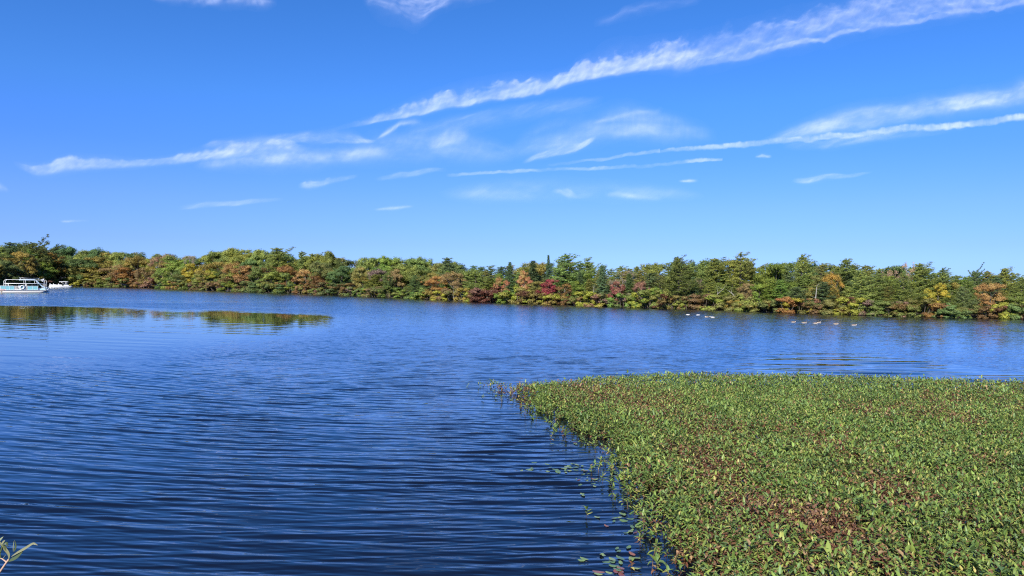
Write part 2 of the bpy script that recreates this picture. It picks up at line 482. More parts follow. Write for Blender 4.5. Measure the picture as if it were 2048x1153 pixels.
    cb = N(nt, "ShaderNodeCombineXYZ"); nt.links.new(sx.outputs['X'], cb.inputs['X']); nt.links.new(fm.outputs[0], cb.inputs['Y'])
    ad = N(nt, "ShaderNodeVectorMath", operation='ADD'); nt.links.new(ge.outputs['Normal'], ad.inputs[0]); nt.links.new(cb.outputs[0], ad.inputs[1])
    nm = N(nt, "ShaderNodeVectorMath", operation='NORMALIZE'); nt.links.new(ad.outputs[0], nm.inputs[0])
    nt.links.new(nm.outputs[0], b.inputs['Normal'])
    gl = N(nt, "ShaderNodeBsdfGlossy"); gl.inputs['Color'].default_value = (.92, 1, 1, 1); gl.inputs['Roughness'].default_value = 0.02
    nt.links.new(nm.outputs[0], gl.inputs['Normal'])
    mg = N(nt, "ShaderNodeMixShader")
    fz = N(nt, "ShaderNodeFresnel"); fz.inputs['IOR'].default_value = 1.33; nt.links.new(nm.outputs[0], fz.inputs['Normal'])
    nt.links.new(math_node(nt, 'MULTIPLY', fz.outputs[0], 0.45), mg.inputs[0])
    nt.links.new(b.outputs[0], mg.inputs[1]); nt.links.new(gl.outputs[0], mg.inputs[2]); nt.links.new(mg.outputs[0], out.inputs[0])
    me = np_mesh("water", me_v, [q], [mt], True, fattr={"ruffle": micro.ravel()})
    o = link(bpy.data.objects.new("water", me)); tag(o, kind="structure")
build_water()

# ------------------------------------------------------------------ clouds: thin ice veils some seven kilometres up
def cloud_mat():
    mt, nt, out = new_mat("cirrus")
    at = N(nt, "ShaderNodeAttribute", attribute_name="veil")
    tr = N(nt, "ShaderNodeBsdfTransparent")
    tl = N(nt, "ShaderNodeBsdfTranslucent"); tl.inputs['Color'].default_value = (0.93, 0.95, 1.0, 1)
    ms = N(nt, "ShaderNodeMixShader")
    nt.links.new(at.outputs['Fac'], ms.inputs[0]); nt.links.new(tr.outputs[0], ms.inputs[1]); nt.links.new(tl.outputs[0], ms.inputs[2])
    nt.links.new(ms.outputs[0], out.inputs[0])
    return mt
CLOUD = cloud_mat()

def cloud(label, pts, style='fiber', slant=0.0, seed=1, alt=7000.0, grain=1.0, cat="cloud", name="cirrus_cloud", soft=0.6):
    """pts: (px, py, reach up, reach down, density) along the streak as sighted"""
    p = np.array(pts, float)
    L = np.concatenate([[0], np.cumsum(np.hypot(np.diff(p[:, 0]), np.diff(p[:, 1])))])
    ns = max(24, int(L[-1] / 1.9)); u = np.linspace(0, L[-1], ns)
    def sm(c):
        v = np.interp(u, L, p[:, c]); k = max(3, ns // 14) | 1
        vp = np.pad(v, k // 2, mode='reflect', reflect_type='odd'); return np.convolve(vp, np.ones(k) / k, 'valid')
    cx, cy, wu, wd, de = [sm(c) for c in range(5)]
    if style == 'puff': wu = wu * 1.3
    de = np.interp(u, L, p[:, 4]); de = de * sstep(0, 0.10 * L[-1] + 8, u) * sstep(0, 0.10 * L[-1] + 8, L[-1] - u) if name != "condensation_trail" else de * sstep(0, 12, u)
    nt_ = int(np.clip((wu.max() + wd.max()) / 1.5 * 1.3, 18, 110))
    t = np.linspace(-1.9, 1.9, int(nt_ * 1.35))
    S, Tt = np.meshgrid(u, t, indexing='ij')
    off = np.where(Tt < 0, Tt * wu[:, None], Tt * wd[:, None])
    PX = cx[:, None] + 0 * off; PY = cy[:, None] + off
    a = S / 38.0 * grain; b = off / 11.0 * grain
    if style == 'puff':          # billows along the upper edge, firm lower edge
        w0 = fbm(S / 34 * grain, off / 60 * grain, 5, seed, 0.52)
        w1 = fbm(S / 15 * grain + off / 30, off / 9 * grain, 4, seed + 2, 0.5)
        w2 = fbm(S / 110, off / 40, 4, seed + 5)
        h = 0.25 + 1.15 * w0
        up = sstep(-.10, .42, h + Tt + 0.5 * (w1 - .5))
        lo = 1 - sstep(0.1, 1.0, Tt + 0.25 * (w2 - .5))
        D = np.where(Tt < 0, up, lo) * (0.25 + 0.95 * w1) * (0.35 + 0.95 * w2)
    elif style == 'trail':
        w1 = fbm(S / 9, off / 9, 3, seed)
        e = np.abs(Tt + 0.5 * (w1 - .5))
        D = (1 - sstep(0.25, 0.95, e)) * (0.45 + 0.6 * w1) * (0.6 + 0.5 * fbm(S / 60, off / 30, 3, seed + 2))
    elif style == 'wisp':        # soft veil
        w1 = fbm(S / 60 * grain + slant * off / 60, off / 26 * grain, 5, seed, 0.55)
        D = np.exp(-(Tt * 1.7) ** 2) * sstep(0.16, 0.80, w1) * 1.15
    else:                        # combed fibres
        sl = S + slant * off
        w1 = fbm(sl / 45 * grain, (off + 0.15 * S) / 8 * grain, 5, seed, 0.6)
        w2 = fbm(S / 70, off / 30, 3, seed + 3)
        edge = 1 - sstep(1 - soft, 1.0, np.abs(Tt) + 0.35 * (w2 - .5))
        D = edge * (0.18 + 0.72 * sstep(0.25, 0.8, w1)) * (0.4 + 0.8 * w2)
    # fine hairs that cross every veil at a slant
    hair = fbm((S + (((seed * 7) % 5) * .5 - .4 + slant) * off) / 7.0, (off - .2 * S) / 34.0, 4, seed + 31, .6)
    big = fbm(S / 75, off / 24, 4, seed + 37)
    D = D * (0.80 + 0.36 * sstep(.22, .80, hair)) * (0.42 + 0.95 * sstep(.25, .75, big))
    if name != "condensation_trail": D = 0.86 * D + 0.20 * np.exp(-(Tt * 1.25) ** 2) * (0.3 + 1.2 * big) * (1 - sstep(1.3, 1.85, np.abs(Tt)))
    D = 0.64 * (1 - np.exp(-0.92 * np.clip(D * de[:, None], 0, 3)))
    D[:, 0] = 0; D[:, -1] = 0
    d = ray(PX.ravel(), PY.ravel())
    V = CAMP + d * ((alt - CAM_H) / np.maximum(d[:, 2], 0.02))[:, None]
    V[:, 2] += (fbm(S.ravel() / 40, off.ravel() / 30, 3, seed + 11) - 0.5) * 200
    nr, nc = S.shape
    idx = np.arange(nr * nc).reshape(nr, nc)
    q = np.stack([idx[:-1, :-1], idx[:-1, 1:], idx[1:, 1:], idx[1:, :-1]], -1).reshape(-1, 4)
    Dv = D.ravel()
    q = q[Dv[q].max(1) > 0.004]
    used = np.unique(q); remap = np.zeros(nr * nc, int); remap[used] = np.arange(len(used))
    me = np_mesh(name, V[used], [remap[q]], [CLOUD], True, fattr={"veil": Dv[used]})
    o = link(bpy.data.objects.new(name, me))
    tag(o, label, cat)
    return o

cloud("long billowed white cloud band climbing to the top right corner", [(620, 268, 5, 4, .1), (740, 246, 8, 4, .5), (790, 236, 14, 5, .6), (850, 222, 24, 8, .7), (950, 201, 26, 10, .8), (1030, 190, 32, 8, .85), (1090, 177, 14, 10, .75), (1150, 160, 18, 12, .6),
      (1180, 150, 34, 8, .8), (1260, 137, 38, 10, .9), (1330, 125, 30, 22, .75), (1420, 101, 30, 38, .5), (1500, 81, 32, 42, .42), (1560, 67, 28, 42, .4), (1660, 46, 34, 40, .45),
      (1760, 28, 34, 36, .5), (1850, 13, 32, 34, .55), (1940, 0, 30, 28, .6), (2070, -18, 30, 30, .65), (2350, -70, 30, 30, .7)], 'puff', seed=21)
cloud("thin bright lower rim line under the long billowed cloud band", [(1330, 147, 8, 7, .08), (1420, 127, 8, 7, .22), (1560, 97, 8, 7, .32), (1650, 75, 8, 7, .38), (1740, 55, 8, 6, .42), (1850, 38, 8, 6, .36), (1960, 20, 8, 6, .30), (2070, 2, 8, 6, .3), (2300, -40, 8, 6, .3)], 'trail', seed=4, alt=7100)
cloud("broad smooth white cloud streak just above the straight contrail", [(1500, 290, 5, 7, .1), (1560, 273, 12, 13, .5), (1640, 252, 24, 26, .95), (1740, 234, 27, 28, 1.05), (1840, 219, 25, 25, 1.05), (1940, 203, 23, 25, 1.1), (2070, 180, 25, 27, 1.2), (2350, 135, 28, 30, 1.2)], 'fiber', seed=31, grain=.35, soft=.95)
cloud("straight narrow white contrail crossing toward the right edge", [(1308, 303, 3, 5, .25), (1350, 301, 5, 6, .7), (1500, 289, 8, 8, .85), (1640, 276, 8, 8, .85), (1800, 260, 9, 9, .85), (1920, 249, 9, 9, .9), (2070, 233, 10, 10, .92), (2400, 196, 12, 12, .92)], 'trail', seed=8, name="condensation_trail", cat="contrail")
cloud("frayed faint streaks trailing below the straight contrail", [(1560, 292, 4, 10, .15), (1660, 284, 6, 16, .35), (1760, 272, 6, 14, .35), (1860, 262, 6, 10, .2), (1950, 252, 4, 8, .1)], 'fiber', slant=1.5, seed=12, alt=7100)
cloud("hair thin faint contrail line left of the straight contrail", [(890, 352, 5, 4, .25), (960, 347, 5, 4, .4), (1080, 341, 5, 5, .35), (1200, 337, 5, 5, .35), (1320, 330, 5, 5, .35), (1400, 323, 7, 4, .55), (1445, 320, 4, 3, .25)], 'trail', seed=9, name="condensation_trail", cat="contrail")
cloud("faint upper thread joining the narrow contrail's left end", [(1090, 331, 4, 3, .15), (1180, 322, 5, 4, .3), (1260, 311, 5, 4, .3), (1320, 304, 6, 4, .3)], 'trail', seed=19, name="condensation_trail", cat="contrail")
cloud("long cloud streak with a hooked left tip, left half of the sky", [(18, 322, 4, 6, .35), (50, 336, 7, 12, .55), (80, 342, 10, 14, .45), (130, 333, 16, 16, .5), (200, 329, 12, 12, .5), (300, 326, 6, 10, .45), (370, 319, 9, 9, .8), (440, 309, 16, 12, .85),
      (520, 296, 18, 16, .85), (585, 293, 8, 14, .6), (620, 300, 4, 10, .2)], 'puff', seed=52, grain=.8)
cloud("pale veil hanging beneath the hooked cloud streak", [(380, 330, 6, 10, .1), (470, 322, 16, 20, .4), (560, 318, 24, 26, .6), (640, 312, 24, 24, .55), (720, 308, 18, 18, .35), (800, 306, 14, 14, .12)], 'wisp', seed=61, grain=.6)
cloud("bright fin shaped cloud with a sharp right point", [(520, 284, 10, 8, .12), (600, 280, 16, 10, .35), (670, 277, 18, 14, .65), (710, 280, 14, 10, .75), (742, 285, 4, 6, .6), (756, 280, 2, 3, .2)], 'fiber', slant=-2.0, seed=66, grain=.7)
cloud("feathered fringe above the hooked cloud's middle", [(395, 296, 6, 6, .2), (430, 289, 8, 8, .45), (480, 288, 12, 8, .3), (560, 276, 10, 8, .2), (640, 268, 10, 6, .15)], 'fiber', slant=1.8, seed=68)
cloud("curved faint wisp linking the fin cloud to the long band", [(750, 280, 4, 4, .15), (780, 262, 10, 8, .35), (800, 248, 8, 6, .3), (850, 244, 10, 8, .15)], 'wisp', seed=71)
cloud("pale rounded smudge of cloud below the long band's start", [(850, 292, 16, 14, .15), (890, 280, 30, 26, .38), (920, 272, 24, 22, .3), (945, 268, 14, 14, .08)], 'wisp', seed=74, grain=.5)
cloud("wispy cloud with a brushed tail at the top edge", [(720, -34, 20, 50, .25), (770, -14, 20, 52, .45), (820, 4, 30, 55, .42), (850, 12, 40, 34, .6), (880, 0, 30, 22, .6), (930, -14, 14, 20, .65), (1010, -22, 12, 20, .5)], 'fiber', slant=-1.2, seed=77, grain=.7)
cloud("faint streaky veil at the top left edge", [(290, -12, 10, 14, .25), (360, -6, 12, 16, .35), (440, -3, 14, 18, .35), (520, 2, 14, 20, .22), (560, 6, 8, 10, .05)], 'wisp', seed=80)
cloud("brushed white wisp low in the middle sky", [(1040, 326, 3, 4, .25), (1085, 313, 10, 8, .7), (1130, 302, 12, 10, .65), (1170, 290, 10, 8, .7), (1195, 276, 6, 5, .55)], 'fiber', slant=1.6, seed=84)
cloud("broad pale veil around the brushed wisp", [(985, 315, 14, 12, .15), (1040, 302, 20, 18, .35), (1120, 284, 22, 20, .35), (1200, 270, 24, 18, .3), (1290, 258, 20, 18, .3), (1370, 262, 14, 30, .1)], 'wisp', seed=88, grain=.6)
cloud("thin slanting veil above the brushed wisp", [(1180, 246, 6, 6, .1), (1225, 236, 8, 7, .35), (1280, 226, 8, 8, .35), (1330, 222, 8, 8, .1)], 'wisp', seed=90)
cloud("small white puff with a fading tail in the lower left sky", [(594, 376, 5, 4, .3), (618, 372, 9, 8, .75), (640, 370, 8, 7, .6), (680, 360, 6, 5, .25), (720, 350, 4, 4, .05)], 'puff', seed=93, grain=1.5)
cloud("small bright comma shaped puff above the middle treeline", [(1100, 384, 4, 4, .2), (1118, 384, 6, 6, .6), (1138, 390, 10, 10, .75), (1155, 396, 5, 5, .3), (1190, 392, 4, 4, .1)], 'puff', seed=97, grain=1.8)
cloud("faint low puff just right of the comma shaped one", [(1205, 392, 5, 5, .15), (1235, 389, 8, 8, .42), (1280, 394, 8, 8, .2), (1330, 398, 6, 6, .05)], 'wisp', seed=99)
cloud("tiny bright dash of cloud under the straight contrail", [(1508, 316, 3, 3, .4), (1525, 314, 4, 4, .8), (1545, 314, 3, 3, .4)], 'puff', seed=101, grain=1.5)
cloud("small dash of cloud low above the right treeline", [(1355, 362, 3, 3, .2), (1378, 361, 4, 4, .5), (1400, 361, 3, 3, .15)], 'wisp', seed=103)
cloud("feathery low streak in the right part of the sky", [(1580, 364, 5, 6, .2), (1620, 360, 8, 9, .45), (1650, 354, 6, 9, .4), (1700, 350, 5, 6, .18), (1750, 345, 3, 3, .05)], 'fiber', slant=1.0, seed=105)
cloud("long low faint streak above the left woods", [(350, 418, 5, 5, .25), (400, 411, 7, 6, .4), (470, 406, 6, 6, .35), (540, 402, 5, 4, .25), (575, 397, 3, 3, .1)], 'fiber', seed=107)
cloud("faint smudge low above the centre woods", [(925, 391, 8, 8, .12), (970, 388, 9, 9, .35), (1030, 392, 14, 12, .2), (1080, 398, 10, 10, .05)], 'wisp', seed=109)
cloud("short faint streak low between puff and smudge", [(745, 420, 3, 3, .15), (790, 416, 5, 5, .32), (830, 412, 3, 3, .12)], 'wisp', seed=111)
cloud("pale scrap of cloud at the left edge", [(-30, 366, 8, 10, .4), (0, 374, 8, 9, .5), (22, 382, 4, 4, .15)], 'wisp', seed=113)
cloud("thin veil streaks over the centre, left of the faint contrail", [(745, 362, 5, 5, .12), (800, 350, 8, 7, .3), (860, 342, 6, 6, .35), (900, 338, 4, 4, .1)], 'fiber', seed=115)
cloud("lowest tiny streak, just over the far left treetops", [(118, 444, 3, 3, .2), (150, 443, 3, 3, .35), (185, 442, 2, 2, .1)], 'wisp', seed=117)
cloud("very faint slanted veil near the top centre", [(1180, 46, 10, 12, .08), (1260, 26, 14, 14, .22), (1340, 6, 14, 14, .22), (1420, -12, 12, 12, .1)], 'wisp', seed=119)

cloud("wide faint haze between the fin cloud and the rounded smudge", [(640, 320, 20, 20, .08), (740, 300, 34, 30, .22), (840, 292, 40, 34, .24), (940, 300, 36, 30, .20), (1040, 310, 20, 20, .06)], 'wisp', seed=131, grain=.4)
cloud("wide faint haze over the upper part of the brushed wisp", [(1020, 296, 24, 26, .06), (1130, 262, 40, 40, .22), (1250, 246, 44, 40, .26), (1360, 258, 36, 36, .18), (1450, 276, 16, 16, .05)], 'wisp', seed=133, grain=.4)
cloud("faint haze in the lower centre sky above the pines", [(860, 392, 10, 10, .05), (980, 384, 24, 24, .16), (1120, 380, 26, 24, .18), (1280, 386, 24, 22, .14), (1420, 392, 10, 10, .04)], 'wisp', seed=137, grain=.4)
cloud("faint slanting haze under the big band's left half", [(800, 262, 10, 12, .08), (900, 248, 18, 24, .22), (1000, 232, 20, 28, .24), (1100, 214, 18, 24, .18), (1220, 200, 10, 16, .05)], 'fiber', slant=1.4, seed=139, grain=.5)

# ------------------------------------------------------------------ tree prototypes (unit height)
def frame_of(nrm, rng):
    """two axes spanning the plane with the given normals"""
    r = rng.normal(size=nrm.shape)
    a = np.cross(nrm, r); a /= np.linalg.norm(a, axis=1)[:, None] + 1e-9
    return a, np.cross(nrm, a)

def leaves_mesh(name, C, Nn, size, clump, leaf, rng, aspect=0.55, axis=None):
    """pointed leaf-like quads at C with normals Nn"""
    Nn = Nn / (np.linalg.norm(Nn, axis=1)[:, None] + 1e-9)
    if axis is None:
        a, b = frame_of(Nn, rng)
    else:
        a = axis - Nn * np.sum(axis * Nn, 1)[:, None]; a /= np.linalg.norm(a, axis=1)[:, None] + 1e-9; b = np.cross(Nn, a)
    s = size[:, None]
    V = np.stack([C - a * s * .5, C + b * s * aspect * .5 - a * s * .05, C + a * s * .5, C - b * s * aspect * .5 - a * s * .05], 1).reshape(-1, 3)
    n = len(C)
    F = np.arange(4 * n).reshape(n, 4)
    return np_mesh(name, V, [F], [FOLIAGE], False, fattr={"clump": np.repeat(clump, 4), "leaf": np.repeat(leaf, 4)})

def unit_height(C, mb):
    """stretch a crown and its wood so that the top stands at exactly one"""
    k = 1.0 / np.percentile(C[:, 2], 99.9)
    C[:, 2] *= k
    for v in mb.v: v[:, 2] *= k
    return C

def broadleaf(seed, low=0.1, shape=1.0, gap=0.0, nclump=100):
    rng = np.random.default_rng(seed)
    mb = MB()
    th = 0.60
    bend = rng.normal(0, .02, 2)
    mb.tube([(bend[0] * k * k, bend[1] * k * k, th * k) for k in np.linspace(0, 1, 6)], np.linspace(.020, .008, 6), 6)
    nl = int(rng.integers(13, 17))
    lobes = []
    for i in range(nl):
        az = i * 2.4 + rng.normal(0, .4)
        zz = low + .10 + (.76 - low) * rng.random() ** .85
        q = (zz - low) / (1 - low)
        rr = (.30 * math.sin(math.pi * (.18 + .72 * q)) ** .8) * rng.uniform(.35, 1.05) * shape
        lobes.append((rr * math.cos(az), rr * math.sin(az), zz, rng.uniform(.10, .17)))
    lobes.append((rng.normal(0, .05), rng.normal(0, .05), .84, .12))
    C = []; Nn = []; S = []; CL = []; LF = []
    for (lx, ly, lz, lr) in lobes:
        c0 = np.array([lx, ly, lz])
        base = np.array([0, 0, max(.08, lz - .28)])
        mid = (base + c0) / 2 + rng.normal(0, .012, 3)
        mb.tube([base, mid, c0], [.008, .005, .003], 5)
        lobe_var = rng.random()
        for j in range(max(5, int(nclump / len(lobes)))):
            v = rng.normal(size=3); v /= np.linalg.norm(v)
            if v[2] < -.5: v[2] *= -.7
            cc = c0 + v * np.array([1.0, 1.0, 1.12]) * lr * rng.uniform(.55, 1.15)
            if cc[2] < low: cc[2] = low + rng.uniform(0, .06)
            if j % 2 == 0: mb.tube([c0, cc], [.0025, .0012], 3)
            nlv = int(rng.integers(120, 175) * (1 - gap))
            r = rng.uniform(.045, .078)
            d = rng.normal(size=(nlv, 3)); d /= np.linalg.norm(d, axis=1)[:, None]
            d[:, 2] = d[:, 2] * .9 + .12
            p = cc + d * r * rng.uniform(.4, 1.2, (nlv, 1)) * np.array([1.05, 1.05, 1.0])
            C.append(p); Nn.append(d * .8 + v * .5 + np.array([0, 0, .12]) + rng.normal(0, .30, (nlv, 3)))
            S.append(rng.uniform(.016, .030, nlv)); CL.append(np.full(nlv, np.clip(.5 * lobe_var + .5 * rng.random() + .12 * (cc[2] - .5), 0, 1))); LF.append(rng.random(nlv))
    return (leaves_mesh("crown", unit_height(np.concatenate(C), mb), np.concatenate(Nn), np.concatenate(S), np.concatenate(CL), np.concatenate(LF), rng, .7),
            mb.mesh("trunk", BARK), 0.80 * shape)

def pine(seed, low=0.12, wind=0.3, width=0.27, ragged=0.5, nb=74, top=.8, sweep=.25):
    """white pine: spiral of up-swept limbs carrying flat feathery sprays"""
    rng = np.random.default_rng(seed)
    mb = MB()
    lean = rng.normal(0, .025, 2)
    def trunk_at(z): return np.array([lean[0] * z * z, lean[1] * z * z, z])
    mb.tube([trunk_at(z) for z in np.linspace(0, .97, 9)], np.linspace(.016, .0025, 9), 6)
    C = []; Nn = []; S = []; CL = []; LF = []; AX = []
    step = 5
    for i in range(nb):
        ti = (i // step * step + .35 * (i % step)) / nb          # loosely whorled
        z = low + (.965 - low) * ti ** .92
        q = (z - low) / (1 - low)
        prof = min(1, .62 + 1.3 * q) * (1 - q) ** top + .035
        az = i * 2.4 + rng.normal(0, .3)
        ln = width * prof * rng.uniform(1 - ragged, 1.25) * (1 + wind * math.cos(az))
        if rng.random() < .10: ln *= 1.25
        a = rng.uniform(-.12, .22) + .5 * q ** 2; b = rng.uniform(.05, .30) + sweep * q
        u = np.array([math.cos(az), math.sin(az), 0]); sd = np.array([-u[1], u[0], 0]); o = trunk_at(z)
        P = [o + u * ln * t + np.array([0, 0, ln * (a * t + b * t * t)]) for t in (0, .5, 1.0)]
        mb.tube(P, [.0045, .003, .0012], 4)
        bv = rng.random()
        ns = max(3, int(ln / .020))
        for k in range(ns):
            t = .22 + .80 * (k + rng.random()) / ns
            lat = rng.uniform(-1, 1) * (.30 * ln * (1.1 - t) + .018)
            cc = o + u * (ln * t - abs(lat) * .1) + np.array([0, 0, ln * (a * t + b * t * t) + .004 + .10 * abs(lat)]) + sd * lat
            n = int(rng.integers(19, 29))
            p = cc + rng.normal(size=(n, 3)) * np.array([.013, .013, .0075])
            ax = u * rng.uniform(.1, .9, (n, 1)) + rng.normal(0, .5, (n, 3)) + np.array([0, 0, .6])
            C.append(p); AX.append(ax); Nn.append(rng.normal(0, .7, (n, 3)) + u * .45 + np.array([0, 0, .5]))
            S.append(rng.uniform(.016, .030, n)); CL.append(np.full(n, .5 * bv + .5 * rng.random())); LF.append(rng.random(n))
    n = 90
    zt = rng.uniform(.93, 1.0, n)
    C.append(np.stack([lean[0] * zt ** 2, lean[1] * zt ** 2, zt], 1) + rng.normal(size=(n, 3)) * np.array([.007, .007, .004])); AX.append(rng.normal(0, .5, (n, 3)) + np.array([0, 0, 1.])); Nn.append(rng.normal(size=(n, 3)))
    S.append(rng.uniform(.014, .026, n)); CL.append(np.full(n, .5)); LF.append(rng.random(n))
    return (leaves_mesh("crown", unit_height(np.concatenate(C), mb), np.concatenate(Nn), np.concatenate(S), np.concatenate(CL), np.concatenate(LF), rng, .33, np.concatenate(AX)),
            mb.mesh("trunk", BARK), 2 * width * .86)

def spruce(seed, width=.2, low=.04):
    rng = np.random.default_rng(seed)
    mb = MB()
    mb.tube([(0, 0, z) for z in np.linspace(0, .98, 6)], np.linspace(.014, .0025, 6), 6)
    C = []; Nn = []; S = []; CL = []; LF = []; AX = []
    for i, z in enumerate(np.linspace(low, .985, 150)):
        az = i * 2.4 + rng.normal(0, .3)
        ln = (width * (1 - z) ** .85 + .010) * rng.uniform(.6, 1.18)
        u = np.array([math.cos(az), math.sin(az), 0]); o = np.array([0, 0, z])
        if i % 2 == 0: mb.tube([o, o + u * ln + np.array([0, 0, -.16 * ln])], [.003, .001], 3)
        n = int(26 + 420 * ln)
        t = rng.uniform(.1, 1.05, (n, 1))
        w = rng.normal(0, 1, (n, 1)) * .019 * (1.3 - t)
        p = o + u * ln * t + np.array([0, 0, 1]) * (-.30 * ln * t + .16 * ln * t * t) + np.array([-u[1], u[0], 0]) * w + rng.normal(0, .005, (n, 3))
        C.append(p); AX.append(u * .9 + np.array([-u[1], u[0], 0]) * np.sign(w) * .7 + rng.normal(0, .35, (n, 3)))
        Nn.append(rng.normal(0, .6, (n, 3)) + u * .5 + np.array([0, 0, .5]))
        S.append(rng.uniform(.014, .026, n)); CL.append(np.full(n, rng.random())); LF.append(rng.random(n))
    return (leaves_mesh("crown", unit_height(np.concatenate(C), mb), np.concatenate(Nn), np.concatenate(S), np.concatenate(CL), np.concatenate(LF), rng, .40, np.concatenate(AX)),
            mb.mesh("trunk", BARK), 2 * width * .9)

def bare(seed, leaves=900):
    """nearly leafless tree: forking limbs and twigs"""
    rng = np.random.default_rng(seed)
    mb = MB(); tips = []
    def grow(p, d, ln, r, lvl):
        d = d / np.linalg.norm(d)
        q = p + d * ln; mid = (p + q) / 2 + rng.normal(0, ln * .06, 3)
        mb.tube([p, mid, q], [r, r * .8, r * .6], 6 if lvl < 2 else 3, cap=False)
        if lvl >= 5: tips.append(q); tips.append(mid); return
        for _ in range(3 if lvl in (0, 2, 3) else 2):
            nd = d + rng.normal(0, .48, 3); nd[2] += .12
            grow(q, nd, ln * rng.uniform(.62, .84), r * .6, lvl + 1)
    grow(np.array([0, 0, 0.]), np.array([0, 0, 1.]), .30, .020, 0)
    allv = np.concatenate(mb.v); zmax = allv[:, 2].max(); mb.v = [v / zmax for v in mb.v]
    tips = np.array(tips) / zmax
    wid = 2 * np.percentile(np.abs(allv[:, :2]), 97) / zmax
    n = leaves
    p = tips[rng.integers(0, len(tips), n)] + rng.normal(0, .018, (n, 3))
    cl = rng.random(len(tips))
    return (leaves_mesh("crown", p, rng.normal(size=(n, 3)) + np.array([0, 0, .5]), rng.uniform(.016, .028, n), rng.random(n), rng.random(n), rng, .6),
            mb.mesh("trunk", BARK), wid)

def shrub(seed, nl=9):
    rng = np.random.default_rng(seed)
    mb = MB(); C = []; Nn = []; S = []; CL = []; LF = []
    for i in range(nl):
        x = rng.uniform(-.65, .65); y = rng.uniform(-.45, .45)
        z = rng.uniform(.20, .84) * (1 - .4 * x * x) if i % 3 else rng.uniform(.04, .16); r = rng.uniform(.13, .24)
        if i % 3 == 0: y = rng.uniform(-.6, .6)
        mb.tube([(x * .5, y * .5, 0), (x * .8, y * .8, z * .55), (x, y, z)], [.02, .014, .006], 5)
        lv = rng.random()
        for j in range(11):
            v = rng.normal(size=3); v /= np.linalg.norm(v); v[2] = v[2] * .8 + .1
            cc = np.array([x, y, z]) + v * r * rng.uniform(.5, 1.15) * np.array([1.15, 1.1, .9]); cc[2] = max(cc[2], .03)
            n = int(rng.integers(60, 90))
            d = rng.normal(size=(n, 3)); d /= np.linalg.norm(d, axis=1)[:, None]
            p = cc + d * np.array([.12, .12, .08]) * rng.uniform(.4, 1.15, (n, 1)); p[:, 2] = np.maximum(p[:, 2], -.02)
            C.append(p); Nn.append(d * .8 + v * .5 + np.array([0, 0, .12]) + rng.normal(0, .28, (n, 3)))
            S.append(rng.uniform(.045, .085, n)); CL.append(np.full(n, np.clip(.6 * lv + .4 * rng.random(), 0, 1))); LF.append(rng.random(n))
    return (leaves_mesh("foliage", unit_height(np.concatenate(C), mb), np.concatenate(Nn), np.concatenate(S), np.concatenate(CL), np.concatenate(LF), rng, .62),
            mb.mesh("stems", BARK), 1.65)

PROTO = {
    'oak': [broadleaf(s, low=.10, shape=1.0) for s in (1, 2, 3, 4, 5)],
    'round': [broadleaf(s, low=.02, shape=1.2, nclump=110) for s in (11, 12, 13, 14)],
    'slim': [broadleaf(s, low=.03, shape=.72, nclump=84) for s in (21, 22, 23)],
    'thin': [broadleaf(s, low=.05, shape=1.05, gap=.45, nclump=96) for s in (31, 32, 33)],
    'pine': [pine(41), pine(42, width=.24, ragged=.65), pine(43, wind=.5, width=.31, nb=66), pine(44, low=.08, width=.31, ragged=.4), pine(45, wind=.2, width=.22), pine(46, ragged=.72, wind=.55, nb=58, top=.55), pine(47, ragged=.6, wind=.4, top=.6, width=.25)],
    'skirt': [pine(51, low=.02, width=.38, wind=.15, ragged=.4, nb=90, sweep=.1), pine(52, low=.02, width=.44, wind=.25, ragged=.45, nb=84, sweep=.1)],
    'wide': [pine(56, low=.35, width=.46, wind=.45, ragged=.6, nb=50, top=.5)],
    'spruce': [spruce(61), spruce(62, width=.23), spruce(63, width=.15)],
    'bare': [bare(71, 1500), bare(72, 2400), bare(73, 900)],
    'shrub': [shrub(81, 12), shrub(82, 13), shrub(83, 11), shrub(84, 15), shrub(85, 12)],
}
KINDNAME = {'oak': ('oak_tree', 'oak'), 'round': ('round_tree', 'round tree'), 'slim': ('slim_tree', 'slim tree'), 'thin': ('maple_tree', 'thin-leaved maple'),
            'pine': ('pine_tree', 'pine'), 'skirt': ('pine_tree', 'skirted pine'), 'wide': ('pine_tree', 'flat-topped pine'), 'spruce': ('spruce_tree', 'spruce'),
            'bare': ('bare_tree', 'bare tree'), 'shrub': ('shrub', 'shrub')}
PALETTE = {  # main colour, tint of some clumps
    'green': ((.098, .125, .032), (.150, .165, .038)),
    'dark green': ((.058, .086, .028), (.080, .108, .032)),
    'deep green': ((.052, .077, .030), (.072, .098, .036)),
    'bluish green': ((.068, .095, .040), (.095, .122, .046)),
    'pale green': ((.100, .130, .036), (.150, .165, .040)),
    'fresh green': ((.090, .135, .026), (.150, .180, .034)),
    'olive': ((.110, .114, .032), (.160, .135, .038)),
    'olive gold': ((.140, .122, .034), (.190, .142, .040)),
    'golden': ((.205, .155, .036), (.235, .150, .038)),
    'yellow': ((.270, .215, .030), (.200, .180, .030)),
    'yellow green': ((.185, .190, .030), (.120, .150, .028)),
    'orange': ((.185, .112, .040), (.215, .138, .052)),
    'tawny': ((.160, .114, .048), (.185, .134, .055)),
    'pinkish': ((.230, .120, .070), (.185, .140, .055)),
    'brownish': ((.130, .080, .034), (.190, .110, .040)),
    'crimson': ((.195, .034, .036), (.215, .060, .050)),
    'scarlet': ((.165, .056, .044), (.190, .095, .058)),
    'dark red': ((.080, .034, .022), (.105, .055, .030)),
    'mauve brown': ((.150, .085, .065), (.200, .120, .085)),
    'grey': ((.140, .115, .085), (.180, .135, .090)),
}
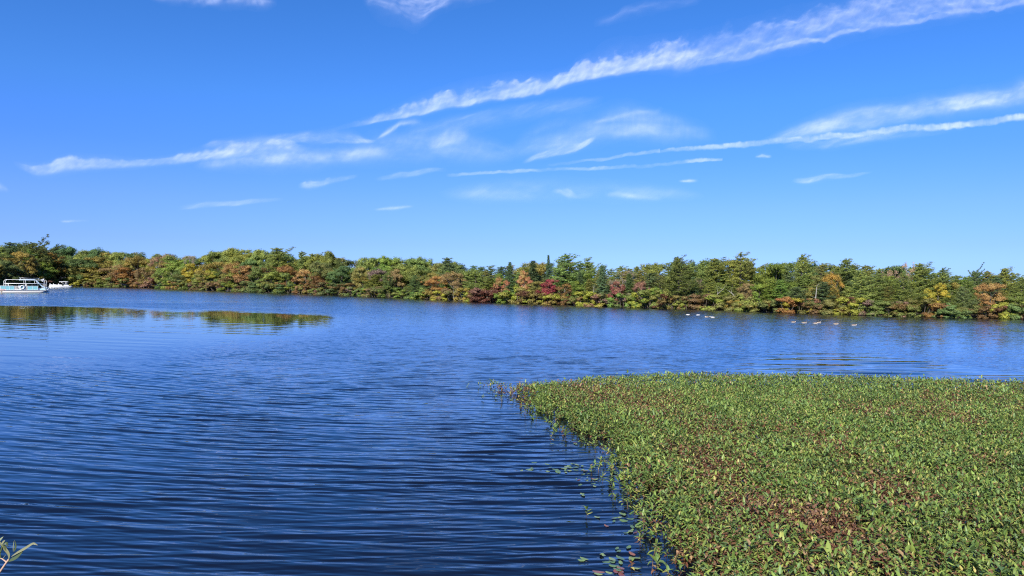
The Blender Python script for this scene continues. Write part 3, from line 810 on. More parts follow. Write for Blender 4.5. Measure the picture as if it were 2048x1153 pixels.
BARKS = {'oak': (.10, .085, .07), 'round': (.09, .08, .065), 'slim': (.20, .18, .15), 'thin': (.15, .13, .11), 'pine': (.085, .07, .058), 'skirt': (.08, .065, .055),
         'wide': (.08, .065, .055), 'spruce': (.07, .06, .05), 'bare': (.26, .23, .20), 'shrub': (.10, .08, .06)}
TREES = []
trng = np.random.default_rng(77)

def plant(kind, px, top, width, off, colour, label=None, var=None, base=None, flip=None, jitter=.12, tintof=None):
    """stand one tree or shrub OFF metres behind the waterline, sized as sighted"""
    sp = shore_pt(px)
    Y = float(sp[1]) + off
    d = ray(px, top); x = d[0] / d[1] * Y
    gz = max(ground_z(x, Y) - .05, -.06)
    ztop = CAM_H + d[2] / d[1] * Y
    if base is not None:
        pass
    h = max(.4, ztop - gz)
    w = 1.13 * width * Y / FPX
    protos = PROTO[kind]
    k = int(trng.integers(0, len(protos))) if var is None else var
    cm, tm, w0 = protos[k]
    nm, common = KINDNAME[kind]
    root = empty(nm, (x, Y, gz), (float(trng.normal(0, .55)) if kind in ('pine', 'skirt', 'wide') else float(trng.uniform(0, 6.28))) if flip is None else flip)
    sxy = w / w0
    root.scale = (sxy, sxy, h)
    c, t = PALETTE[colour]
    if tintof: t = PALETTE[tintof][0]
    j = 2.2 * (1 + trng.normal(0, jitter)); hj = trng.normal(0, .08)
    jit = lambda q: (max(0, q[0] * j * (1 + hj)), max(0, q[1] * j), max(0, q[2] * j * (1 - hj)))
    for me, pn in ((cm, "foliage" if kind == 'shrub' else "crown"), (tm, "stems" if kind == 'shrub' else "trunk")):
        o = link(bpy.data.objects.new(pn, me), root)
        o.color = (*jit(c), 1); o["tint"] = list(jit(t)); o["bark_color"] = list(BARKS[kind])
    TREES.append(dict(o=root, kind=kind, px=px, off=off, colour=colour, top=top, width=width, label=label, common=common))
    return root

# --- trees one can pick out, each placed as seen
H = [
 ('wide', 66, 470, 78, 16, 'deep green', 'tall dark windswept pine highest above the left shore'),
 ('pine', 22, 482, 60, 20, 'deep green', 'dark pine left of the tall windswept pine'),
 ('pine', 112, 489, 42, 20, 'deep green', 'small dark pine top right of the windswept pine'),
 ('round', 38, 503, 74, 8, 'olive gold', 'brownish gold tree below the tall windswept pine'),
 ('round', 98, 499, 64, 9, 'golden', 'golden orange tree on the left shore above the white boat'),
 ('oak', 137, 491, 62, 18, 'dark green', 'dark green oak just right of the golden orange tree'),
 ('oak', 190, 495, 62, 18, 'dark green', 'dark rounded oak standing high behind the left cove'),
 ('round', 172, 512, 74, 6, 'dark green', 'big dark tree hanging over the cove by the canopy boat'),
 ('round', 12, 520, 60, 3, 'deep green', 'shadowed dark tree behind the slide boat at the left edge'),
 ('oak', 232, 504, 56, 20, 'green', 'green oak top left of the olive gold crowns'),
 ('round', 276, 511, 70, 10, 'olive gold', 'olive gold crown above the reddish brown waterside tree'),
 ('thin', 232, 528, 66, 3, 'tawny', 'reddish brown tree leaning over the water right of the cove'),
 ('round', 290, 535, 44, 3, 'tawny', 'small tawny tree at the waterline beside the reddish brown one'),
 ('thin', 328, 507, 52, 16, 'pinkish', 'pink tinged maple top in the left woods'),
 ('slim', 352, 515, 56, 7, 'fresh green', 'fresh green tree left of the pale leafless tree'),
 ('bare', 374, 512, 34, 9, 'grey', 'pale leafless tree in the left woods'),
 ('slim', 388, 527, 40, 6, 'yellow', 'bright yellow green tree right of the pale leafless tree'),
 ('pine', 350, 541, 36, 3, 'bluish green', 'small greyish pine at the waterline under the fresh green tree'),
 ('slim', 401, 548, 30, 3, 'pale green', 'small pale green birch at the waterline'),
 ('round', 440, 523, 76, 9, 'olive gold', 'broad olive gold crown with a rusty top'),
 ('thin', 468, 524, 46, 6, 'orange', 'rusty orange maple in front of the broad olive gold crown'),
 ('oak', 438, 501, 62, 22, 'green', 'round green oak crown high behind the rusty orange maple'),
 ('oak', 478, 496, 64, 22, 'green', 'highest round oak crown of the left woods'),
 ('oak', 522, 499, 60, 22, 'green', 'green oak crown left of the spire topped pine'),
 ('pine', 556, 493, 72, 9, 'green', 'spire topped pine rising above the left woods'),
 ('pine', 602, 503, 44, 16, 'green', 'pine just right of the spire topped pine'),
 ('pine', 626, 505, 40, 18, 'green', 'second pine right of the spire topped pine'),
 ('oak', 655, 502, 50, 20, 'green', 'green oak bump above the woods near two orange maples'),
 ('round', 574, 530, 62, 6, 'brownish', 'brownish crown below the spire topped pine'),
 ('thin', 612, 538, 46, 3, 'orange', 'orange pink maple at the waterline left of centre'),
 ('oak', 645, 524, 56, 8, 'olive', 'olive crown right of the orange pink maple'),
 ('round', 694, 566, 40, 2.5, 'orange', 'low orange tree at the waterline'),
 ('oak', 684, 532, 56, 6, 'dark green', 'dark green tree above the low orange tree'),
 ('oak', 742, 515, 70, 20, 'green', 'left one of two broad green oak crowns at centre left'),
 ('oak', 775, 512, 60, 21, 'fresh green', 'right one of two broad green oak crowns at centre left'),
 ('round', 722, 533, 44, 10, 'olive gold', 'olive gold crown below the left broad oak'),
 ('thin', 758, 538, 44, 8, 'mauve brown', 'dull brown thin tree at centre left'),
 ('thin', 795, 538, 44, 8, 'tawny', 'tawny tree right of the dull brown thin tree'),
 ('oak', 838, 514, 62, 20, 'green', 'oak crown with small top knots left of the fan shaped pine'),
 ('skirt', 830, 550, 44, 3, 'dark green', 'low dark pine by the water left of the orange pair'),
 ('thin', 874, 552, 54, 3, 'orange', 'left tree of the orange pair at the waterline'),
 ('thin', 908, 543, 52, 5, 'tawny', 'right tree of the orange pair, more brown'),
 ('pine', 896, 516, 60, 14, 'bluish green', 'fan shaped pine above the orange pair'),
 ('skirt', 952, 540, 72, 5, 'green', 'bright layered pine right of the orange pair'),
 ('thin', 1003, 552, 38, 4, 'pinkish', 'pinkish red maple at the waterline near the centre'),
 ('spruce', 1020, 525, 34, 10, 'deep green', 'dark spruce behind the pinkish red maple'),
 ('slim', 1048, 540, 26, 5, 'pinkish', 'narrow pinkish tree between two dark spruces'),
 ('spruce', 1066, 522, 40, 9, 'deep green', 'dark spruce left of the large centre pine'),
 ('pine', 1124, 508, 88, 10, 'green', 'large layered pine above the crimson maple'),
 ('spruce', 1097, 511, 24, 18, 'deep green', 'thin pointed spruce top beside the large centre pine'),
 ('slim', 1098, 558, 36, 1.2, 'crimson', 'small crimson maple at the waterline'),
 ('thin', 1128, 566, 46, 2.5, 'brownish', 'reddish brown tree beside the crimson maple'),
 ('pine', 1176, 515, 44, 14, 'green', 'narrow pine right of the large centre pine'),
 ('spruce', 1160, 545, 38, 6, 'deep green', 'dark spruce in the gap right of the crimson maple'),
 ('spruce', 1204, 532, 42, 5, 'bluish green', 'blue green spruce right of the crimson maple'),
 ('bare', 1238, 538, 52, 8, 'grey', 'wide greyish half bare tree above the scarlet maple'),
 ('slim', 1234, 562, 28, 1.2, 'scarlet', 'small scarlet maple between two spruces'),
 ('spruce', 1258, 548, 42, 3, 'dark green', 'green spruce right of the scarlet maple'),
 ('thin', 1283, 562, 34, 3, 'mauve brown', 'mauve brown thin tree right of the green spruce'),
 ('round', 1312, 574, 44, 2, 'yellow green', 'low yellow green tree left of the overhanging pine'),
 ('skirt', 1358, 512, 88, 3.5, 'green', 'big overhanging pine with a black shadow at its foot'),
 ('thin', 1392, 556, 36, 6, 'grey', 'scraggly greyish tree right of the overhanging pine'),
 ('pine', 1432, 514, 70, 10, 'green', 'pine right of the overhanging pine with leaning top'),
 ('pine', 1481, 505, 64, 11, 'green', 'tall pine with two swept tops above the orange tree'),
 ('slim', 1490, 566, 32, 2.5, 'orange', 'slim orange tree at the waterline in the pine wood'),
 ('oak', 1552, 528, 74, 9, 'fresh green', 'broad fresh green tree among the pines'),
 ('skirt', 1592, 574, 60, 2.5, 'bluish green', 'low spreading pine touching the water right of the orange tree'),
 ('pine', 1604, 509, 66, 14, 'green', 'tall pine with a pair of blunt tops'),
 ('pine', 1640, 527, 60, 8, 'olive', 'olive pine with a pale bare lower trunk'),
 ('thin', 1666, 545, 40, 6, 'golden', 'golden brown tree half hidden among the pines'),
 ('pine', 1698, 518, 70, 12, 'green', 'wide pine left of the grey bare treetop'),
 ('skirt', 1722, 540, 64, 5, 'pale green', 'pale layered pine above the dark red shrubs'),
 ('bare', 1800, 527, 52, 14, 'grey', 'grey bare treetop between pines on the right'),
 ('pine', 1842, 524, 62, 12, 'green', 'pine right of the grey bare treetop'),
 ('skirt', 1808, 545, 60, 4, 'green', 'bushy pine in front of the grey bare treetop'),
 ('pine', 1885, 536, 50, 14, 'dark green', 'dark pine above the yellow maple'),
 ('round', 1876, 566, 48, 4, 'yellow', 'yellow maple among the pines on the right'),
 ('wide', 1950, 526, 36, 13, 'dark green', 'odd tufted pine top sticking up on the right'),
 ('skirt', 1926, 572, 48, 3, 'bluish green', 'soft young pine between the yellow and orange trees'),
 ('round', 1982, 566, 64, 3.5, 'orange', 'wide orange tree on the right shore'),
 ('pine', 2012, 534, 52, 12, 'green', 'swept pine above the wide orange tree'),
 ('skirt', 2044, 552, 50, 8, 'green', 'pine at the right edge of the photo'),
]
for h in H: plant(h[0], h[1], h[2], h[3], h[4], h[5], h[6])

SKY_PX = [(-300, 486), (0, 490), (40, 484), (85, 490), (130, 494), (200, 500), (240, 503), (300, 503), (335, 508), (400, 508), (460, 501), (500, 498), (560, 502), (600, 508),
          (660, 506), (700, 522), (760, 516), (830, 517), (865, 526), (900, 520), (950, 527), (1000, 526), (1060, 526), (1110, 518), (1140, 520), (1175, 520), (1220, 530),
          (1260, 527), (1300, 523), (1360, 517), (1400, 518), (1450, 517), (1490, 515), (1530, 523), (1600, 516), (1650, 526), (1700, 521), (1780, 531), (1850, 532), (1885, 544),
          (1930, 546), (1960, 540), (2000, 541), (2048, 550), (2300, 560)]
def sky_y(px): return np.interp(px, [p[0] for p in SKY_PX], [p[1] for p in SKY_PX])

def pick(px, seq): return seq[int(trng.integers(0, len(seq)))]
BROAD = ['green', 'green', 'green', 'dark green', 'olive', 'olive', 'fresh green', 'pale green']
CONI = ['green', 'green', 'pale green', 'pale green', 'bluish green', 'olive', 'fresh green']
# back row: the skyline
px = -160.0
while px < 2330:
    p_pine = np.interp(px, [0, 500, 700, 900, 1050], [.12, .12, .15, .5, .88])
    if trng.random() < p_pine:
        plant('pine', px, sky_y(px) + trng.uniform(1, 9), trng.uniform(44, 66), trng.uniform(20, 28), pick(px, CONI)); px += trng.uniform(15, 24)
    else:
        plant('oak', px, sky_y(px) + trng.uniform(0, 7), trng.uniform(54, 74), trng.uniform(20, 28), pick(px, ['green', 'green', 'dark green', 'olive'])); px += trng.uniform(18, 28)
# middle row
px = -160.0
while px < 2330:
    p_pine = np.interp(px, [0, 500, 700, 900, 1050], [.1, .15, .2, .55, .9])
    f = trng.uniform(.14, .34); top = sky_y(px) * (1 - f) + shore_y(px) * f
    if any(abs(h[1] - px) < 12 and h[4] > 6 for h in H) and trng.random() < .6: px += 14; continue
    if trng.random() < p_pine:
        plant('pine', px, top, trng.uniform(44, 66), trng.uniform(10, 15), pick(px, CONI)); px += trng.uniform(20, 32)
    else:
        plant(pick(px, ['round', 'oak', 'thin', 'slim']), px, top, trng.uniform(48, 66), trng.uniform(11, 15), pick(px, BROAD + ['olive', 'brownish'])); px += trng.uniform(22, 34)
# front row, lower
px = -160.0
while px < 2330:
    f = trng.uniform(.36, .60); top = sky_y(px) * (1 - f) + shore_y(px) * f
    if any(abs(h[1] - px) < 20 and h[4] < 6 for h in H): px += 14; continue
    if trng.random() < np.interp(px, [0, 600, 1000, 1200], [.1, .2, .45, .86]):
        plant(pick(px, ['skirt', 'pine', 'pine', 'skirt', 'pine', 'spruce']), px, top, trng.uniform(36, 56), trng.uniform(2.5, 6), pick(px, CONI)); px += trng.uniform(20, 32)
    else:
        plant(pick(px, ['round', 'slim', 'round']), px, top, trng.uniform(36, 54), trng.uniform(2.5, 6), pick(px, BROAD + ['olive', 'olive', 'pale green', 'brownish', 'yellow green'])); px += trng.uniform(20, 34)
# shrubs along the waterline
px = -40.0
while px < 2330:
    hgt = np.interp(px, [100, 400, 900, 1100, 1500, 2048], [15, 19, 24, 30, 30, 32]) * trng.uniform(.5, 1.2)
    if px > 1680: pal = ['dark red', 'brownish', 'olive', 'olive', 'olive', 'yellow green', 'green', 'green']
    elif px > 1000: pal = ['yellow green', 'olive', 'fresh green', 'brownish', 'olive', 'olive gold', 'green', 'pale green']
    elif px > 850: pal = ['yellow green', 'olive', 'dark red', 'brownish', 'golden', 'green']
    else: pal = ['fresh green', 'green', 'olive', 'yellow green', 'brownish', 'dark green']
    c = pick(px, pal)
    plant('shrub', px, shore_y(px) - hgt, hgt * trng.uniform(1.6, 2.4), trng.uniform(-.9, .4), c, tintof=pick(px, [None, 'brownish', 'olive', 'yellow green', 'mauve brown', 'dark red' if px > 800 else 'olive']))
    px += hgt * trng.uniform(.75, 1.1)

# --- labels: each tree by its look and by the nearest one that can be named
marks = [t for t in TREES if t['label']]
for t in marks:
    if len(t['label'].split()) < 4: t['label'] += ' on the shore'
LAND = [('the white boats', 70), ('the pale leafless tree', 374), ('the spire topped pine', 556), ('the low orange tree', 694), ('the orange pair', 890), ('the crimson maple', 1098),
        ('the scarlet maple', 1234), ('the overhanging pine', 1358), ('the slim orange tree', 1490), ('the low spreading pine', 1592), ('the grey bare treetop', 1800), ('the yellow maple', 1876), ('the wide orange tree', 1982)]
ORD = ['', 'second ', 'third ', 'fourth ', 'fifth ', 'sixth ', 'seventh ', 'eighth ', 'ninth ', 'tenth ']
groups = {}
for t in TREES:
    if t['label']: continue
    nm, lx = min(LAND, key=lambda q: abs(q[1] - t['px']))
    side = 'left of' if t['px'] < lx else 'right of'
    row = 'at the waterline' if t['kind'] == 'shrub' else ('on the skyline' if t['off'] > 18 else 'in the middle rows' if t['off'] > 9 else 'near the water')
    groups.setdefault((t['colour'], t['common'], row, side, nm, lx), []).append(t)
for (c, k, row, side, nm, lx), L in groups.items():
    L.sort(key=lambda t: abs(t['px'] - lx))
    for i, t in enumerate(L):
        t['label'] = f"{ORD[min(i, 9)]}{c} {k} {row} {side} {nm}"
for t in TREES:
    g = 'shrubs along the far waterline' if t['kind'] == 'shrub' else 'trees of the far shore wood'
    tag(t['o'], t['label'], 'shrub' if t['kind'] == 'shrub' else 'tree', g)

# --- dead trunks and pale stems
def dead_trunk(label, a, b, off, r=.12, name="dead_trunk"):
    Y = float(shore_pt(a[0])[1]) + off
    A = at_depth(a[0], a[1], Y); B = at_depth(b[0], b[1], Y + .6)
    mb = MB(); mid = (A + B) / 2 + np.array([0, 0, .12])
    mb.tube([A, mid, B], [r, r * .8, r * .35], 7)
    rng = np.random.default_rng(int(a[0]))
    for k in range(5):
        t = rng.uniform(.35, .95); p = A + (B - A) * t
        mb.tube([p, p + rng.normal(0, .5, 3) + np.array([0, 0, .5])], [r * .3, r * .1], 4)
    o = mb.build(name, BARK); o["bark_color"] = [.30, .28, .25]
    tag(o, label, "dead tree", "dead trunks on the far shore")
dead_trunk("grey dead trunk leaning up to the right, below the leaning topped pine", (1424, 601), (1447, 578), 1.2, .055)
dead_trunk("second grey leaning trunk just left of the slim orange tree", (1474, 600), (1458, 582), 1.2, .05)
dead_trunk("pale upright bare trunk in front of the olive pine", (1630, 612), (1634, 570), 2.0, .07)
dead_trunk("whitish fallen snag lying at the water below the pale trunk", (1626, 622), (1644, 610), .3, .04)
dead_trunk("pale thin upright stem left of the blue green spruce", (1187, 600), (1188, 572), 2.0, .045)

# ------------------------------------------------------------------ pontoon boats by the left shore
M_WHITE = plain("white_gelcoat", (.78, .78, .76), .35)
M_ALU = plain("brushed_aluminium", (.62, .63, .64), .35, .6, .1, 20)
M_HULL = plain("pontoon_paint", (.66, .64, .60), .4)
M_TEAL = plain("turquoise_panel", (.26, .60, .64), .45)
M_PALEB = plain("pale_blue_plastic", (.55, .70, .84), .4)
M_DARK = plain("dark_vinyl", (.03, .032, .04), .6)
M_GREYDECK = plain("deck_carpet", (.28, .28, .27), .9)
M_WOOD = plain("weathered_wood", (.30, .25, .20), .9, 0, .3, 14)
M_PINK = plain("faded_pink_cover", (.55, .36, .34), .8)
M_CANVAS = plain("white_canvas", (.75, .75, .74), .85)

def azim(px, py):
    d = ray(px, py); return math.atan2(d[0], d[1])

def ponton(mb, x0, x1, y, r=.33, z=.22, nose=1):
    """one float with an upswept nose cone"""
    xs = [x0, x0 + .25, x1 - 1.2, x1 - .6, x1 - .2, x1]
    rr = [r * .55, r, r, r * .85, r * .5, r * .12]
    zz = [z, z, z, z + .05, z + .14, z + .22]
    if nose < 0:
        xs = [-(x) for x in xs]
    mb.tube([(xs[i], y, zz[i]) for i in range(6)], rr, 14)

def slide_boat():
    p = on_plane(42, 586.2, 0.0)
    rz = -azim(42, 586) + R(7)
    root = empty("pontoon_boat", (p[0], p[1], 0), rz)
    tag(root, "white and turquoise pontoon boat with a slide from its upper rail", "boat")
    k = p[1] / FPX                                     # metres per photo pixel there
    u = 8.8 / 80.0 / k                                 # keep true proportions
    S_ = k * 80 / 10.0                                 # boat is modelled 10 m long over 80 pixels
    root.scale = (S_, S_, S_)
    for y in (-1.15, 1.15):
        b = MB(); ponton(b, -4.9, 4.9, y); b.build("pontoon", M_HULL, root, True)
    b = MB(); b.box((0, 0, .66), (10.0, 3.0, .16)); b.box((0, 0, .70), (10.1, 3.1, .06)); b.build("deck", M_WHITE, root)
    b = MB()                                           # raised stern ladder platform
    b.box((5.35, 0, .50), (.9, 2.0, .12)); b.box((5.3, -.6, .28), (.5, .1, .4)); b.box((5.3, .6, .28), (.5, .1, .4)); b.build("swim_platform", M_WHITE, root)
    # side panels
    for y in (-1.45, 1.45):
        for (x0, x1) in ((-4.3, -1.55), (-.2, .65), (1.1, 3.3)):
            b = MB(); b.box(((x0 + x1) / 2, y, 1.26), (x1 - x0, .05, .86)); pn = b.build("side_panel", M_TEAL, root)
            f = MB()
            for xx in np.linspace(x0, x1, max(2, int((x1 - x0) / .9) + 1)): f.box((xx, y, 1.26), (.07, .09, .94))
            f.box(((x0 + x1) / 2, y, 1.73), (x1 - x0 + .1, .10, .07)); f.box(((x0 + x1) / 2, y, .80), (x1 - x0 + .1, .10, .06))
            f.build("panel_frame", M_WHITE, pn)
        b = MB()                                       # gate of upright bars
        for xx in np.linspace(-1.5, -.25, 6): b.box((xx, y, 1.25), (.05, .05, .9))
        b.box((-.87, y, 1.68), (1.3, .06, .06)); b.box((-.87, y, .83), (1.3, .06, .06)); b.build("gate", M_WHITE, root)
    b = MB(); b.box((-4.32, 0, 1.26), (.05, 2.9, .86)); b.build("front_panel", M_TEAL, root)
    # upper frame
    b = MB()
    for y in (-1.4, 1.4):
        b.tube([(-3.35, y, .74), (-3.35, y, 2.9), (-3.05, y, 3.30), (5.0, y, 3.22), (5.18, y, 3.0), (5.25, y, .74)], .055, 8)
        b.tube([(-3.35, y, 2.34), (5.2, y, 2.30)], .06, 8)
        for xx in (-2.7, .75, 1.0, 4.85): b.tube([(xx, y, .74), (xx, y, 2.32)], .045, 6)
        for xx in (.75, 3.0): b.tube([(xx, y, 2.3), (xx, y, 3.25)], .035, 6)
    for xx, z in ((-3.05, 3.3), (5.0, 3.22), (-3.35, 2.34), (5.2, 2.3), (.75, 2.32)): b.tube([(xx, -1.4, z), (xx, 1.4, z)], .045, 6)
    b.build("upper_frame", M_WHITE, root, True)
    b = MB(); b.box((1.0, 0, 2.36), (4.6, 2.7, .07)); b.build("upper_deck", M_CANVAS, root)
    b = MB(); b.tube([(-.3, -1.1, 3.74), (3.7, -1.1, 3.62)], .035, 6); b.tube([(-.3, 1.1, 3.74), (3.7, 1.1, 3.62)], .035, 6)
    for xx in (-.25, 3.6): b.tube([(xx, -1.1, 3.7), (xx, 1.1, 3.7)], .03, 6); b.tube([(xx, -1.1, 3.7), (xx, -1.1, 3.2)], .03, 6)
    b.build("canopy_bow", M_ALU, root, True)
    # slide: a trough that starts on the upper rail and runs down to the stern
    path = [(-.5, -.9, 3.17), (2.7, -.9, 3.14), (3.1, -.9, 2.95), (3.6, -.9, 2.25), (4.2, -.9, 1.62), (4.9, -.9, 1.22), (5.7, -.9, 1.0)]
    pts = np.array(path); t = np.linspace(0, 1, len(pts)); tt = np.linspace(0, 1, 26)
    P = np.stack([np.interp(tt, t, pts[:, i]) for i in range(3)], 1)
    prof = [(-.42, .26), (-.36, .05), (0, 0), (.36, .05), (.42, .26), (.47, .26), (.40, -.02), (0, -.06), (-.40, -.02), (-.47, .26)]
    n = len(prof); v = [(q[0] - .25 * 0, q[1] + a, q[2] + bz) for q in P for a, bz in prof]
    f = [(i * n + j, i * n + (j + 1) % n, (i + 1) * n + (j + 1) % n, (i + 1) * n + j) for i in range(len(P) - 1) for j in range(n)]
    b = MB(); b.add(v, f); b.build("slide", M_PALEB, root, True)
    b = MB()
    b.tube([(4.3, -.9, 1.5), (4.3, -.9, .74)], .05, 6); b.tube([(3.4, -.9, 2.5), (3.4, -.9, .74)], .05, 6); b.build("slide_support", M_WHITE, root)
    # stern lockers under the slide foot: white with turquoise window
    b = MB(); b.box((4.4, 0, .95), (2.6, 2.6, .42), .85); b.build("stern_locker", M_WHITE, root)
    b = MB(); b.box((4.5, -1.26, .98), (1.3, .06, .22)); b.build("locker_trim", M_TEAL, root)
    # helm, chairs, ring
    def chair(x, y):
        b = MB(); b.box((x, y, 1.02), (.16, .16, .5)); b.box((x, y, 1.3), (.62, .6, .16)); b.box((x - .28, y, 1.66), (.16, .6, .66)); b.build("chair", M_WHITE, root)
    chair(-.2, -.5); chair(.95, .4); chair(2.6, .3)
    b = MB(); b.box((.55, -.35, 1.2), (.6, .8, .9), .8); hl = b.build("helm_console", M_WHITE, root)
    b = MB(); w = [(0.2 + .0 * a, -.75 + .24 * math.cos(a), 1.72 + .24 * math.sin(a)) for a in np.linspace(0, 6.28, 15)]; b.tube(w, .03, 6, False); b.build("steering_wheel", M_DARK, hl)
    b = MB(); w = [(.05 + .40 * math.cos(a), -1.55, 1.42 + .40 * math.sin(a)) for a in np.linspace(0, 2 * math.pi, 21)]; b.tube(w, .12, 8, False); b.build("life_ring", M_CANVAS, root, True)
    b = MB(); b.box((2.0, .9, 1.15), (1.4, .6, .7)); b.build("bench_seat", M_DARK, root)
    # limp white flag at the stern rail
    b = MB(); b.tube([(4.55, -1.4, 2.3), (4.62, -1.4, 3.75)], .02, 6); fp = b.build("flag_pole", M_ALU, root)
    v = []; g = 8
    for i in range(g + 1):
        for j in range(5):
            a = i / g; c = j / 4
            v.append((4.6 - .75 * a * (1 - .5 * c), -1.4 + .08 * math.sin(5 * a + 2 * c), 3.62 - .25 * a - .72 * c * (1 - .3 * a)))
    f = [(i * 5 + j, i * 5 + j + 1, (i + 1) * 5 + j + 1, (i + 1) * 5 + j) for i in range(g) for j in range(4)]
    b = MB(); b.add(v, f); b.build("flag", M_CANVAS, fp, True)
    # outboard motor at the bow end seen at left
    b = MB(); b.box((-5.3, 0, 1.0), (.45, .42, .62), .8); b.box((-5.3, 0, .35), (.16, .14, .9)); b.build("outboard_motor", M_DARK, root)
slide_boat()

def canopy_boat():
    p = on_plane(123, 575.6, 0.0)
    rz = -azim(123, 575) + R(-6)
    root = empty("pontoon_boat", (p[0], p[1], 0), rz)
    tag(root, "smaller white pontoon boat with a flat white canopy by the shore", "boat")
    s_ = 42 * p[1] / FPX / 8.0; root.scale = (s_, s_, s_)
    for y in (-1.0, 1.0):
        b = MB(); ponton(b, -4, 3.6, y, .3, .18); b.build("pontoon", M_ALU, root, True)
    b = MB(); b.box((-.4, 0, .56), (7.0, 2.5, .14)); b.build("deck", M_WHITE, root)
    for y in (-1.2, 1.2):
        for x0, x1 in ((-3.8, -1.9), (-1.8, .1), (.8, 2.4)):
            b = MB(); b.box(((x0 + x1) / 2, y, .86), (x1 - x0, .06, .40)); b.build("side_panel", M_WHITE, root)
    for x in (-3.3, -2.2, -.6):
        b = MB(); b.box((x, -.5, .9), (.8, .9, .5)); b.box((x - .3, -.5, 1.25), (.2, .9, .5)); b.build("seat", M_CANVAS, root)
    b = MB(); b.box((1.2, .1, 1.0), (.5, .7, .9), .8); b.build("helm_console", M_DARK, root)
    b = MB(); b.tube([(3.0, 0, .55), (3.4, 0, 1.0), (3.9, 0, .9)], [.22, .25, .16], 8); b.build("outboard_motor", M_DARK, root, True)
    b = MB()
    for y in (-1.1, 1.1):
        b.tube([(1.9, y, .62), (1.6, y, 2.2)], .04, 6); b.tube([(1.9, y, .62), (-.2, y, 2.2)], .035, 6); b.tube([(1.3, y, .62), (1.45, y, 2.2)], .05, 6)
    b.build("canopy_frame", M_ALU, root, True)
    v = []; g = 10
    for i in range(g + 1):
        for j in range(7):
            a = i / g * 2 - 1; c = j / 6 * 2 - 1
            v.append((.75 + 1.45 * a, 1.2 * c, 2.2 + .12 * (1 - c * c) - .05 * abs(a) ** 3))
    n = len(v); v += [(x, y, z - .07) for x, y, z in v]
    f = [(i * 7 + j, (i + 1) * 7 + j, (i + 1) * 7 + j + 1, i * 7 + j + 1) for i in range(g) for j in range(6)]
    f += [tuple(q + n for q in r[::-1]) for r in f]
    rim = [j for j in range(7)] + [i * 7 + 6 for i in range(1, g + 1)] + [g * 7 + j for j in range(5, -1, -1)] + [i * 7 for i in range(g - 1, 0, -1)]
    f += [(rim[i], rim[(i + 1) % len(rim)], rim[(i + 1) % len(rim)] + n, rim[i] + n) for i in range(len(rim))]
    b = MB(); b.add(v, f); b.build("canopy", M_CANVAS, root, True)
canopy_boat()

def rowboat():
    p = on_plane(190.5, 573.4, 0.0)
    root = empty("rowing_boat", (p[0], p[1], 0), -azim(190, 573))
    tag(root, "tiny white rowing boat at the shore right of the canopy boat", "boat")
    s_ = 8 * p[1] / FPX / 3.2; root.scale = (s_, s_, s_)
    xs = np.linspace(-1.6, 1.6, 13); v = []
    for x in xs:
        a = max(0, 1 - abs(x / 1.62) ** 2.6)
        w = .62 * a ** .6 + .01; zt = .42 + .12 * (x / 1.6) ** 2; zb = -.08 + .3 * (x / 1.6) ** 4
        for q in np.linspace(-1, 1, 9): v.append((x, w * math.sin(q * 1.57), zb + (zt - zb) * abs(q) ** 2.2))
    f = [(i * 9 + j, i * 9 + j + 1, (i + 1) * 9 + j + 1, (i + 1) * 9 + j) for i in range(12) for j in range(8)]
    b = MB(); b.add(v, f); b.build("hull", M_WHITE, root, True)
    b = MB()
    for x in (-.7, .3): b.box((x, 0, .3), (.22, 1.0, .04))
    b.build("thwart", M_WOOD, root)
rowboat()

def dock():
    p = on_plane(0, 588, 0.0)
    root = empty("dock", (p[0], p[1], 0), -azim(0, 588))
    tag(root, "low weathered wooden dock at the left edge beside the slide boat", "dock")
    k = p[1] / FPX
    b = MB()
    for i in range(14): b.box((-3.6 + i * .32, 0, .75), (.29, 2.2, .08))
    b.build("planks", M_WOOD, root)
    for x in (-3.4, -1.6, .3):
        for y in (-1, 1):
            q = MB(); q.tube([(x, y, -1.3), (x, y, .95)], .09, 8); q.build("pile", M_WOOD, root)
    q = MB(); q.box((-1.6, -1.05, .62), (4.3, .08, .18)); q.box((-1.6, 1.05, .62), (4.3, .08, .18)); q.build("beam", M_WOOD, root)
    o = MB(); v = []
    for i, x in enumerate(np.linspace(-1.1, 1.1, 9)):
        w = .5 * (1 - abs(x / 1.15) ** 3) ** .5
        for a in np.linspace(0, math.pi, 7): v.append((x, w * math.cos(a), .79 + .42 * (1 - .4 * abs(x)) * math.sin(a)))
    f = [(i * 7 + j, i * 7 + j + 1, (i + 1) * 7 + j + 1, (i + 1) * 7 + j) for i in range(8) for j in range(6)]
    o.add(v, f); o.f += [tuple(range(7)), tuple(range(56, 63))[::-1]]
    c = o.build("covered_dinghy", M_PINK, None, True)
    c.location = (p[0] + .1, p[1] - .2, 0); c.rotation_euler = (0, 0, -azim(0, 588))
    tag(c, "small upturned dinghy under a faded pink cover lying on the dock", "boat")
dock()

# ------------------------------------------------------------------ geese on the water
def feather_mats():
    return [plain("goose_brown", (.16, .115, .08), .7, 0, .3, 25), plain("goose_pale", (.62, .55, .47), .7, 0, .12, 25), plain("goose_black", (.012, .012, .013), .5), plain("goose_white", (.50, .49, .47), .7, 0, .06, 25)]
GM = feather_mats()

